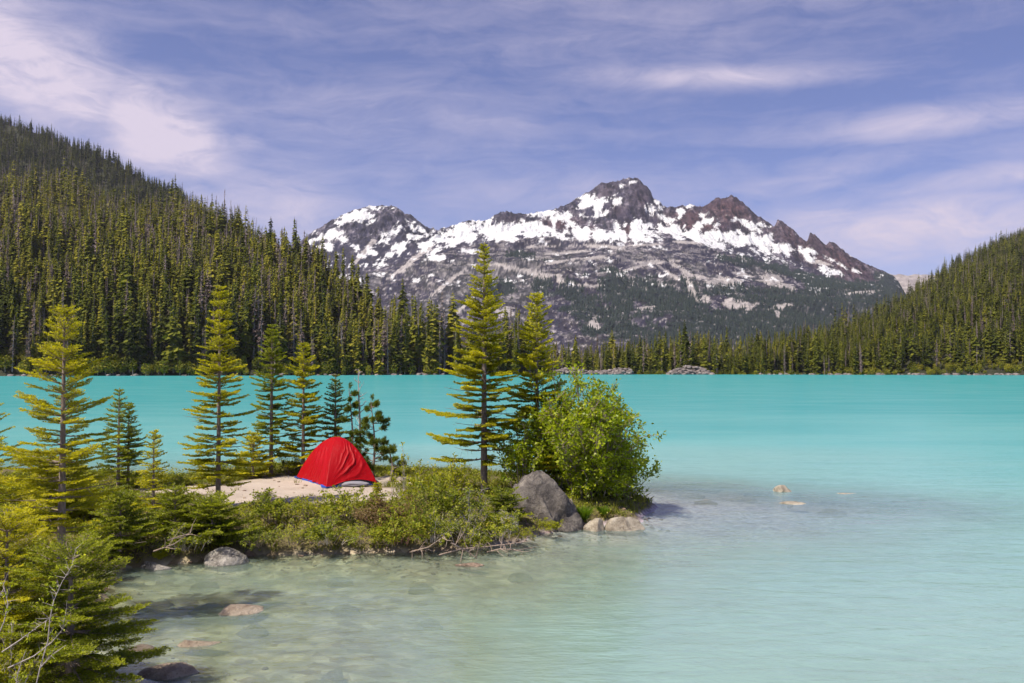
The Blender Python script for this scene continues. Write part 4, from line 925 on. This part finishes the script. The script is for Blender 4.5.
# the pine beside the tent, with round needle tufts
def pine(px, py, z, top, half, label, seed, n=34):
    p = onz(px, py, z); D = p[1]; H = CZ + (HY - top) / F * D - p[2]; Rr = half / F * D; r = np.random.default_rng(seed); W = Acc(); C = Acc()
    hs = np.linspace(0, 1, 9); tube(W, np.stack([.06 * np.sin(hs * 4), .04 * hs, hs * H * .95], -1), .04 * (1 - hs * .8), 6)
    tips = []
    for i in range(n):
        q = r.uniform(.08, .95); az = r.uniform(0, 6.28); L = Rr * (1 - .6 * q) * r.uniform(.6, 1.1); b0 = np.array([.06 * math.sin(q * 4), .04 * q, q * H * .95])
        e = b0 + np.array([math.cos(az) * L, math.sin(az) * L, L * r.uniform(.1, .55)]); mp = (b0 + e) / 2 - [0, 0, .06]
        tt = np.linspace(0, 1, 6)[:, None]; pts = (1 - tt) ** 2 * b0 + 2 * tt * (1 - tt) * mp + tt ** 2 * e; tube(W, pts, .012 * (1 - tt[:, 0] * .6), 4); tips.append((e, unit(e - mp)))
        for j in range(4):
            f_ = r.uniform(.4, .95); a_ = b0 + (e - b0) * f_; d = unit((e - b0) + r.normal(0, .5, 3) * L + [0, 0, .3 * L]); e2 = a_ + d * L * .32; prisms(W, [a_], [e2], .006); tips.append((e2, d))
    tips.append((np.array([0, 0, H]), np.array([0, 0, 1.])))
    T = np.array([a for a, _ in tips]); Dn = np.array([d for _, d in tips]); per = 80; i = np.repeat(np.arange(len(T)), per); k = len(i)
    nd = unit(unit(r.normal(0, 1, (k, 3))) + Dn[i] * .9); base = T[i] - Dn[i] * (r.random(k) * .12)[:, None]; l_ = r.uniform(.06, .11, k)[:, None]; pr = unit(np.cross(nd, r.normal(0, 1, (k, 3)))) * .006
    V = np.stack([base, base + nd * l_ * .5 + pr, base + nd * l_, base + nd * l_ * .5 - pr], 1); C.add(V.reshape(-1, 3), np.arange(k * 4).reshape(k, 4), np.repeat(np.clip(.45 + r.normal(0, .12, len(T))[i] + r.normal(0, .1, k), 0, 1), 4))
    o = empty('pine_tree', p, label, 'pine tree'); link('trunk', W.mesh('trunk', [M['bark']], True), o); link('crown', C.mesh('crown', [M['pine']]), o)
pine(372, 478, .45, 396, 26, 'small dark pine with round needle tufts right behind the tent', 71, 34)
pine(350, 474, .45, 384, 16, 'narrow pine with tufted needles between the dark fir and the dead tree', 72, 20)
pine(390, 482, .45, 446, 16, 'lowest tufted pine bough cluster beside the pale stones', 73, 9)
# dead tree with bare twigs
p = onz(359, 473, .45); H = CZ + (HY - 369) / F * p[1] - p[2]; W = Acc(); B = Acc(); r = np.random.default_rng(5)
hs = np.linspace(0, 1, 10); tube(W, np.stack([.03 * np.sin(hs * 5), 0 * hs, hs * H], -1), .045 * (1 - hs * .85), 7)
for i in range(44):
    q = r.uniform(.35, .99); az = r.uniform(0, 6.28); L = r.uniform(.12, .42) * (1.25 - q * .7); b0 = np.array([.03 * math.sin(q * 5), 0, q * H]); e = b0 + np.array([math.cos(az) * L, math.sin(az) * L, L * r.uniform(.1, 1.0)])
    mp = (b0 + e) / 2 + r.normal(0, .03, 3); tube(B, [b0, mp, e], [.008, .006, .002], 4)
    for j in range(3): a_ = b0 + (e - b0) * r.uniform(.4, .9); prisms(B, [a_], [a_ + unit(e - b0 + r.normal(0, .2, 3)) * L * .4], .003)
o = empty('dead_tree', p, 'bare grey dead tree with twiggy top behind the tent', 'dead tree'); link('trunk', W.mesh('trunk', [M['twig_grey']], True), o); link('branch', B.mesh('branch', [M['twig_grey']], True), o)
# bare roots and driftwood on the front shore
for i, (pl, lab) in enumerate([([(440, 552, .04), (462, 546, .12), (485, 544, .12), (510, 541, .2), (531, 538, .26)], 'long pale bare branch lying along the waterline below the scrub'),
                     ([(452, 540, .3), (468, 548, .15), (478, 556, .02)], 'short forked grey root reaching the water'),
                     ([(412, 549, .1), (430, 544, .25), (446, 533, .5)], 'grey bare branch leaning up out of the front scrub'),
                     ([(488, 549, .04), (500, 546, .14), (520, 547, .08), (536, 544, .05)], 'thin pale twig at the water edge near the big boulder'),
                     ([(160, 548, .3), (180, 541, .45), (196, 530, .6)], 'bare brown stick leaning behind the white lichen rock')]):
    A = Acc(); r = np.random.default_rng(80 + i); P = np.array([onz(a, b_, z_) for a, b_, z_ in pl]); c0 = P[0].copy(); P = P - c0
    P[:, 1] -= .25; tube(A, P, np.linspace(.014, .005, len(P)), 6)
    for j in range(9):
        k = r.integers(0, len(P) - 1); a_ = P[k] + (P[k + 1] - P[k]) * r.random(); e = a_ + r.normal(0, .16, 3) + [0, -.05, .08]; tube(A, [a_, (a_ + e) / 2 + r.normal(0, .02, 3), e], [.008, .006, .002], 4)
    tag(link('driftwood', A.mesh('driftwood', [M['twig']], True), loc=c0), lab, 'driftwood')
# bare twigs and young leaves in the lower left corner
PL = [[(28, 720), (40, 668), (48, 640), (50, 618), (54, 600), (62, 582), (72, 566), (76, 548)], [(2, 652), (20, 640), (36, 628), (50, 618)], [(8, 668), (34, 656), (52, 642), (62, 630), (66, 612)], [(-4, 640), (4, 622), (8, 604), (3, 582)], [(40, 668), (52, 655), (66, 645)], [(14, 700), (18, 672), (26, 650)]]
A = Acc(); C = Acc(); r = np.random.default_rng(55); p0 = at(28, 720, 7.4); p0 = np.array([p0[0], 7.4, 0.25])
LP, LD = [], []
for k, pl in enumerate(PL):
    P = np.array([at(a, b_, 7.4 + .05 * k + .02 * j) for j, (a, b_) in enumerate(pl)]) - p0
    if k == 0: P = np.vstack([[0, 0, 0], P])
    tube(A, P, np.linspace(.006, .002, len(P)), 5)
    for j in range(int(len(P) * 4)):
        i = r.integers(max(0, len(P) // 3), len(P) - 1) if len(P) > 3 else 0
        a_ = P[i] + (P[i + 1] - P[i]) * r.random(); d = unit(r.normal(0, 1, 3) + [0, 0, .8]); e = a_ + d * r.uniform(.03, .12); prisms(A, [a_], [e], .0022)
        if r.random() < .55:
            for q in range(6): LP.append(e + r.normal(0, .012, 3)); LD.append(d)
leaves(C, np.array(LP), np.array(LD), .032, r, np.clip(r.normal(.6, .15, len(LP)), 0, 1), aspect=.4)
shrub_obj('leafy_sapling', p0, A, C, 'twig_grey', 'willow', 'bare pale twigs with a few fresh leaves in the lower left corner', 'sapling')
for i, (px, Y_, top, half, lab) in enumerate([(14, 8.0, 632, 40, 'small leafy willow bush at the bottom left edge')]):
    z0 = .1; Hh = CZ + (HY - top) / F * Y_ - z0; W, C = shrub_arrays(Hh, half / F * Y_, 700 + i, stems=16, leaf=.030, nleaf=1900, low=.3, twigs=9, bare=.2, stemr=.005, clump=.03, flat=.8)
    shrub_obj('leafy_shrub', ((px - 512) / F * Y_, Y_, z0), W, C, 'twig_grey', 'scrub_yellow', lab, 'shrub')

# ------------------------------------------------------------------ ground cover, grass
def tufts(n, seed, test, hmin, hmax, wide=.007):
    r = np.random.default_rng(seed); x = r.uniform(-13, 3.2, n * 4); y = r.uniform(8, 27, n * 4); z = G(x, y); ok = test(x, y, z, r); x, y, z = x[ok][:n], y[ok][:n], z[ok][:n]
    k = len(x); per = 14; i = np.repeat(np.arange(k), per); kk = len(i); b0 = np.stack([x, y, z - .01], -1)[i] + np.concatenate([r.normal(0, .05, (kk, 2)), np.zeros((kk, 1))], 1)
    h = r.uniform(hmin, hmax, kk)[:, None]; ln = r.normal(0, .35, (kk, 2)); d = np.concatenate([ln, np.ones((kk, 1))], 1); sd_ = unit(np.concatenate([r.normal(0, 1, (kk, 2)), np.zeros((kk, 1))], 1)) * wide
    m1 = b0 + d * h * .55; tip = b0 + d * h + np.concatenate([ln * .5 * h, -.12 * h], 1)
    V = np.stack([b0 - sd_, b0 + sd_, m1 + sd_ * .8, tip, m1 - sd_ * .8], 1); A = Acc(); A.add(V.reshape(-1, 3), np.arange(kk * 5).reshape(kk, 5), np.repeat(np.clip(r.normal(.5, .2, k)[i] + r.normal(0, .08, kk), 0, 1), 5)); return A
def sandm(x, y): return pmask(x, y, SAND)
A = tufts(5200, 3, lambda x, y, z, r: (z > .06) & (sandm(x, y) < .3 + .1 * r.random(len(x))), .05, .16)
tag(link('grass', A.mesh('grass', [M['grass']])), 'yellowish short grass covering the soil of the island', 'grass', kind='stuff')
A = tufts(60, 4, lambda x, y, z, r: (z > .15) & (sandm(x, y) > .4), .04, .10)
tag(link('grass', A.mesh('grass', [M['grass']])), 'sparse tiny sprigs on the sandy clearing', 'grass', kind='stuff')
# leafy ground cover filling between shrubs
r = np.random.default_rng(12); n = 90000; x = r.uniform(-12, 3, n); y = r.uniform(9, 27, n); z = G(x, y); dn = fbm(x * 2, y * 2, o=3, seed=90)
ok = (z > .04) & (sandm(x, y) < .25) & (dn > .42); x, y, z = x[ok], y[ok], z[ok]; dn = dn[ok]
C = Acc(); leaves(C, np.stack([x, y, z + r.random(len(x)) * .16 * (dn - .35) * 4], -1), np.tile([0, 0, .5], (len(x), 1)), .04, r, np.clip(.45 + (dn - .5) + r.normal(0, .14, len(x)), 0, 1))
tag(link('ground_cover', C.mesh('ground_cover', [M['scrub']])), 'low leafy plants creeping between the shrubs of the island', 'ground cover', kind='stuff')
# bright grass tuft and yellow moss
def tuft_at(px, py, z, h, rad, n, mat, name, label, cat, seed):
    p = onz(px, py, z); r = np.random.default_rng(seed); az = r.uniform(0, 6.28, n); ra = rad * np.sqrt(r.random(n)) * .5; b0 = np.stack([np.cos(az) * ra, np.sin(az) * ra, 0 * ra], -1)
    hh = (h * r.uniform(.6, 1.1, n))[:, None]; ln = np.stack([np.cos(az), np.sin(az)], -1) * (ra / rad * 1.0)[:, None] + r.normal(0, .15, (n, 2)); d = np.concatenate([ln * .7, np.ones((n, 1))], 1); sd_ = unit(np.concatenate([r.normal(0, 1, (n, 2)), np.zeros((n, 1))], 1)) * .007
    tip = b0 + d * hh + np.concatenate([ln * .6 * hh, -.1 * hh], 1); m1 = b0 + d * hh * .5; V = np.stack([b0 - sd_, b0 + sd_, m1 + sd_, tip, m1 - sd_], 1)
    A = Acc(); A.add(V.reshape(-1, 3), np.arange(n * 5).reshape(n, 5), np.repeat(np.clip(r.normal(.5, .25, n), 0, 1), 5)); tag(link(name, A.mesh(name, [M[mat]]), loc=p), label, cat)
tuft_at(583, 519, .16, .30, .20, 240, 'lush', 'grass_tuft', 'bright green grass tuft between the boulder and the small cream rock', 'grass tuft', 1)
tuft_at(604, 514, .2, .2, .14, 90, 'lush', 'grass_tuft', 'smaller grass tuft behind the small cream rock', 'grass tuft', 2)
for i, (px, py, w, h, lab) in enumerate([(155, 563, .5, .14, 'bright yellow moss cushion on the shore between the small grey rocks'), (190, 556, .34, .1, 'greenish moss cushion left of the white lichen rock')]):
    p = onz(px, py, .0); V, Fc = ico(5); V = V * (1 + .35 * (fbm(V[:, 0] * 3 + i, V[:, 1] * 3, V[:, 2] * 3, o=5, seed=i) - .5))[:, None] * [w * .5, w * .4, h]
    r = np.random.default_rng(i + 8); A = Acc(); A.add(V, Fc, .7); C2 = Acc(); k = r.integers(0, len(V), 3500); leaves(A, V[k] * 1.0, unit(V[k]), .022, r, np.clip(r.normal(.75, .15, 3500), 0, 1))
    tag(link('moss_cushion', A.mesh('moss_cushion', [M['scrub_yellow']]), loc=(p[0], p[1] + .15, .06)), lab, 'moss')
# pebbles on the sand and shore
r = np.random.default_rng(31); n = 2600; x = r.uniform(-12, 3.2, n * 2); y = r.uniform(9, 27, n * 2); z = G(x, y); ok = (z > -.12) & ((z < .25) | (r.random(n * 2) < .12)); x, y, z = x[ok], y[ok], z[ok]
A = Acc(); RV = [rock_arrays(900 + q, 2, 8, .2) for q in range(8)]
for i in range(min(len(x), 1500)):
    V, Fc = RV[i % 8]
    s_ = r.uniform(.015, .06) if z[i] > .2 else r.uniform(.015, .06); A.add(V * s_ * r.uniform(.6, 1.2, 3) * [1, 1, .6] + [x[i], y[i], z[i]], Fc)
tag(link('pebbles', A.mesh('pebbles', [M['rock_wet']])), 'small stones scattered along the island shore and sand', 'pebbles', kind='stuff')

# ------------------------------------------------------------------ tent
TZ = .45
def cl(v, p=1.35): return v
tc = at(337.5, 437, 21.7); H = tc[2] - TZ; cx, cy = tc[0], 21.7
CRN = [onz(296, 478, TZ)[:2], onz(326, 488, TZ)[:2], onz(378, 485, TZ)[:2], np.array([at(350, 470, 22.9)[0], 22.9])]
CRN = [c_ - np.array([cx, cy]) for c_ in CRN]
def panel(i, j, nu, nv, scale=1.0, hem=0.03, wr=None, bulge=.05, hemfn=None):
    a, b_ = CRN[i] * scale, CRN[j] * scale; uu, vv = np.meshgrid(np.linspace(0, 1, nu), np.linspace(0, 1, nv)); P = 1.38
    vt = vv; rr = vt; zz = (1 - vt ** 1.95) * H * scale
    base = a[None, None] * (1 - uu)[..., None] + b_[None, None] * uu[..., None]
    nrm = unit(np.array([(b_ - a)[1], -(b_ - a)[0]])); nrm = nrm if np.dot(nrm, a + b_) > 0 else -nrm
    off = bulge * np.sin(uu * PI) * np.sin(vt * PI * .8) - .07 * np.sin(uu * PI) * vt ** 4
    V = np.concatenate([base * rr[..., None], zz[..., None]], -1); n3 = unit(np.array([nrm[0], nrm[1], .5]))
    d = off + (wr(uu, vt) if wr else 0) * np.sin(np.clip(uu, 0.0, 1) * PI) ** .35 * np.clip(vt * 4, 0, 1)
    V = V + n3 * d[..., None]
    lift = hem + (hemfn(uu) if hemfn is not None else 0); V[..., 2] = np.maximum(V[..., 2] , lift)
    return V.reshape(-1, 3), grid_faces(nu, nv)
def folds_right(uu, vv):
    w_ = fbm(uu * 2.2, vv * 2.2, o=2, seed=3); th = np.arctan2(1.02 - vv, uu + .02); rd = np.hypot(1.02 - vv, uu)
    s1 = (1 - np.abs(np.sin(th * 17 + w_ * 7))) ** 2.0; s2 = (1 - np.abs(np.sin(th * 43 + w_ * 5))) ** 2; m_ = sstep(.12, .5, rd) * np.exp(-((th - .48) / .34) ** 2)
    return (.036 * s1 + .012 * s2) * m_ + .012 * (fbm(uu * 7, vv * 5, o=3, seed=8) - .5)
def folds_left(uu, vv):
    s1 = np.sin((uu + .10 * np.sin(vv * 6)) * 34 + 5 * fbm(uu * 3, vv * 3, o=2, seed=2)); return (.014 * s1 * sstep(.3, .7, vv) + .028 * (fbm(uu * 9, vv * 7, o=3, seed=12) - .5))
A = Acc()
for (i, j, wf, hf) in ((0, 1, folds_left, lambda q: .0 * q), (1, 2, folds_right, lambda q: .12 * np.sin(np.clip((q - .15) / .85, 0, 1) * PI) ** .7), (2, 3, None, lambda q: 0 * q), (3, 0, None, lambda q: 0 * q)):
    V, Fc = panel(i, j, 90, 90, wr=wf, hemfn=hf); A.add(V, Fc)
troot = empty('tent', (cx, cy, TZ), 'red dome tent pitched on the sandy clearing', 'tent')
def fabric(name, colr, rough=.45, trans=.25):
    m, t, b = material(name); co = t.new('ShaderNodeTexCoord').outputs['Object']; n = t.noise(co, 14, 5, .6)
    c_ = t.mix(t.math('MULTIPLY', n, .35), (*colr, 1), (*[q * .7 for q in colr], 1)); t.l.new(c_, b.inputs['Base Color']); b.inputs['Roughness'].default_value = rough; b.inputs['Specular IOR Level'].default_value = .22
    w = t.noise(t.mapping(co, (2, 2, 5)), 7, 4, .6, 1.0); bm = t.new('ShaderNodeBump', {'Strength': .35, 'Distance': .03, 'Height': w}); t.l.new(bm.outputs[0], b.inputs['Normal'])
    tr = t.new('ShaderNodeBsdfTranslucent', {0: (*colr, 1)}); mx = t.new('ShaderNodeMixShader', {0: trans, 1: b.outputs[0], 2: tr.outputs[0]}); t.l.new(mx.outputs[0], t.n['Material Output'].inputs[0]); return m
red = fabric('red_nylon', (.50, .003, .009)); blue = fabric('blue_tarp', (.03, .10, .50), .5, 0); grey = fabric('grey_mesh_fabric', (.30, .29, .33), .7, .1); black = fabric('black_pole', (.02, .02, .025), .4, 0)
me = A.mesh('fly', [red], True); fly = link('fly', me, troot)
md = fly.modifiers.new('t', 'SOLIDIFY'); md.thickness = .004
A = Acc()
for (i, j) in ((0, 1), (1, 2), (2, 3), (3, 0)): V, Fc = panel(i, j, 24, 24, scale=.93, hem=.015, bulge=.02); A.add(V, Fc)
link('inner_tent', A.mesh('inner_tent', [grey], True), troot)
def flatpoly(sc_, z0, z1, nseg=10, seed=0):
    A = Acc(); r = np.random.default_rng(seed); pts = []
    for i in range(4):
        a, b_ = CRN[i] * sc_, CRN[(i + 1) % 4] * sc_
        for k in range(nseg): q = a + (b_ - a) * k / nseg; pts.append(q * (1 + r.normal(0, .035)))
    pts = np.array(pts); n = len(pts); V = np.vstack([np.c_[pts, np.full(n, z0)], np.c_[pts, z1 + r.uniform(0, .02, n)], [[0, 0, z1]]]); i = np.arange(n); j = (i + 1) % n
    A.add(V, np.stack([i, j, j + n, i + n], -1)); A.add(V, np.stack([i + n, j + n, np.full(n, 2 * n)], -1)); return A
link('groundsheet', flatpoly(.975, .0, .03, seed=3).mesh('groundsheet', [blue]), troot)
A = Acc(); tube(A, [(CRN[0] * (1 - q))[[0, 1]].tolist() + [H * .2 * 0 + .05] if False else [*(CRN[0] * math.sin(q * PI / 2)), H * (1 - math.sin(q * PI / 2) ** 1.95) - .012] for q in np.linspace(0, 1, 24)], .006, 6)
tube(A, [[*(CRN[2] * math.sin(q * PI / 2) * .97), H * (1 - math.sin(q * PI / 2) ** 1.95) - .012] for q in np.linspace(0, 1, 24)], .006, 6); link('pole', A.mesh('pole', [black], True), troot)
for (i, ln) in ((1, .28), (2, .35), (0, .25)):
    e = CRN[i]; d = unit(e); A = Acc(); tube(A, [[*e, .03], [*(e + d * ln), .005]], .004, 5); tube(A, [[*(e + d * ln), -.05], [*(e + d * ln * 1.05), .05]], .007, 6); link('guy_line', A.mesh('guy_line', [grey], True), troot)
# gear beside the tent
p = onz(352, 487, TZ); V, Fc = ico(4); V = V * (1 + .5 * (fbm(V[:, 0] * 2, V[:, 1] * 2, V[:, 2] * 2, o=4, seed=44) - .5))[:, None] * [.40, .12, .065]
tag(link('sleeping_mat', mkmesh('sleeping_mat', V, Fc, [grey], smooth=True), loc=(p[0], p[1] + .1, TZ + .055)), 'crumpled grey cloth lying on the blue sheet under the tent hem', 'cloth')

# ------------------------------------------------------------------ sky, sun, air
SAZ, SEL = math.atan2(-.80, -.60), R(55)
w = bpy.data.worlds.new('World'); scene.world = w; w.use_nodes = True; t = NT(w.node_tree); bg = t.n['Background']
sky = t.new('ShaderNodeTexSky', sky_type='NISHITA', sun_disc=False, sun_elevation=SEL, sun_rotation=SAZ, altitude=1500, air_density=1.0, dust_density=.6, ozone_density=2.5).outputs[0]
vec = t.new('ShaderNodeTexCoord').outputs['Generated']
sp = t.new('ShaderNodeSeparateXYZ', {0: vec}); x, y, z = sp.outputs
az = t.math('ARCTAN2', x, y); el = t.math('ARCSINE', z)
uv = t.new('ShaderNodeCombineXYZ', {0: az, 1: el, 2: t.math('MULTIPLY', y, .3)}).outputs[0]
def blob(cx_, cy_, rx, ry, rot):
    a = az_of(cx_); e = el_of(cy_); c_, s_ = math.cos(rot), math.sin(rot)
    dx = t.math('SUBTRACT', az, a); dy = t.math('SUBTRACT', el, e)
    p_ = t.math('DIVIDE', t.math('ADD', t.math('MULTIPLY', dx, c_), t.math('MULTIPLY', dy, s_)), rx / F)
    q_ = t.math('DIVIDE', t.math('SUBTRACT', t.math('MULTIPLY', dy, c_), t.math('MULTIPLY', dx, s_)), ry / F)
    return t.math('EXPONENT', t.math('MULTIPLY', t.math('ADD', t.math('MULTIPLY', p_, p_), t.math('MULTIPLY', q_, q_)), -1))
def az_of(px): return math.atan2(px - 512, F)
def el_of(py): return math.atan((HY - py) / F)
warp = t.noise(t.mapping(uv, (2.5, 6, 1)), 1.6, 4, .6)
uvw = t.new('ShaderNodeVectorMath', {0: uv, 1: t.new('ShaderNodeVectorMath', {0: t.new('ShaderNodeCombineXYZ', {0: warp, 1: warp, 2: 0}).outputs[0], 3: .05}, operation='SCALE').outputs[0]}, operation='ADD').outputs[0]
streak = t.noise(t.mapping(uvw, (1.3, 13, 1), (0, 0, R(-6))), 2.0, 7, .60, .3)
fine = t.noise(t.mapping(uvw, (3, 9, 1), (0, 0, R(20))), 4.0, 7, .68, .6)
hor = t.math('EXPONENT', t.math('MULTIPLY', el, -5.0))
tot = None
for bl, amp_ in [((15, 95, 120, 40, R(-24)), 1.25), ((155, 145, 62, 36, R(-25)), 1.45), ((90, 125, 110, 40, R(-20)), .8), ((270, 210, 90, 34, 0), .55), ((330, 238, 110, 20, 0), .5), ((240, 150, 22, 10, 0), .45),
                 ((930, 238, 150, 30, 0), .95), ((1000, 200, 150, 14, R(4)), .6), ((720, 82, 130, 11, R(-3)), .65), ((930, 143, 130, 15, 0), .6), ((560, 190, 260, 26, 0), .28), ((620, 30, 400, 40, 0), .16), ((350, 120, 260, 46, 0), .22), ((820, 185, 120, 16, R(8)), .38), ((-250, 90, 160, 60, 0), .8), ((1400, 180, 220, 60, 0), .7)]:
    v = t.math('MULTIPLY', blob(*bl), amp_); tot = v if tot is None else t.math('MAXIMUM', tot, v)
cov = t.math('ADD', t.math('MULTIPLY', tot, t.math('ADD', -.10, t.math('MULTIPLY', fine, 2.0))), t.math('MULTIPLY', t.math('SUBTRACT', streak, .47), .75))
cov = t.math('ADD', cov, t.math('MULTIPLY', t.math('SUBTRACT', fine, .5), .35))
cm = t.mapr(cov, .0, 1.0, 0.03, .90)
skyt = t.mix(1.0, sky, (1.03, 0.93, 1.27, 1), 'MULTIPLY')
cloud = t.new('ShaderNodeRGB'); cloud.outputs[0].default_value = (8.8, 7.7, 9.0, 1)
t.l.new(t.mix(cm, skyt, cloud.outputs[0]), bg.inputs[0]); bg.inputs[1].default_value = .074
sd = bpy.data.lights.new('sun', 'SUN'); sd.energy = 5.0; sd.angle = R(.5); sd.color = (1.0, .91, .76); so = bpy.data.objects.new('sun', sd); col.objects.link(so)
sv = Vector((math.sin(SAZ) * math.cos(SEL), math.cos(SAZ) * math.cos(SEL), math.sin(SEL))); so.rotation_euler = sv.to_track_quat('Z', 'Y').to_euler(); so.location = (-30, -20, 60)

HAZE = 0.00006
if HAZE:
    A = Acc(); x0, x1, y0, y1, z0, z1 = -3600, 3600, -1200, 4700, -60, 720
    V = np.array([(a, b_, c_) for a in (x0, x1) for b_ in (y0, y1) for c_ in (z0, z1)]); me = mkmesh('haze', V, np.array([[0, 1, 3, 2], [4, 6, 7, 5], [0, 4, 5, 1], [2, 3, 7, 6], [0, 2, 6, 4], [1, 5, 7, 3]]))
    m = bpy.data.materials.new('haze_air'); m.use_nodes = True; t = NT(m.node_tree); t.n.remove(t.n['Principled BSDF'])
    pv = t.new('ShaderNodeVolumePrincipled', {'Color': (.80, .82, .98, 1), 'Density': HAZE, 'Anisotropy': .2}); t.l.new(pv.outputs[0], t.n['Material Output'].inputs['Volume'])
    me.materials.append(m); tag(link('haze', me), kind='stuff')
vs_ = scene.view_settings; vs_.view_transform = 'Standard'; vs_.look = 'None'; vs_.exposure = 0.37; vs_.gamma = 1; vs_.use_curve_mapping = False
cy_ = scene.cycles; cy_.max_bounces = 4; cy_.transparent_max_bounces = 8; cy_.diffuse_bounces = 2; cy_.glossy_bounces = 1; cy_.transmission_bounces = 2; cy_.volume_bounces = 0; cy_.use_denoising = True; cy_.volume_max_steps = 32; cy_.use_adaptive_sampling = True; cy_.adaptive_threshold = 0.03
scene.render.use_persistent_data = False
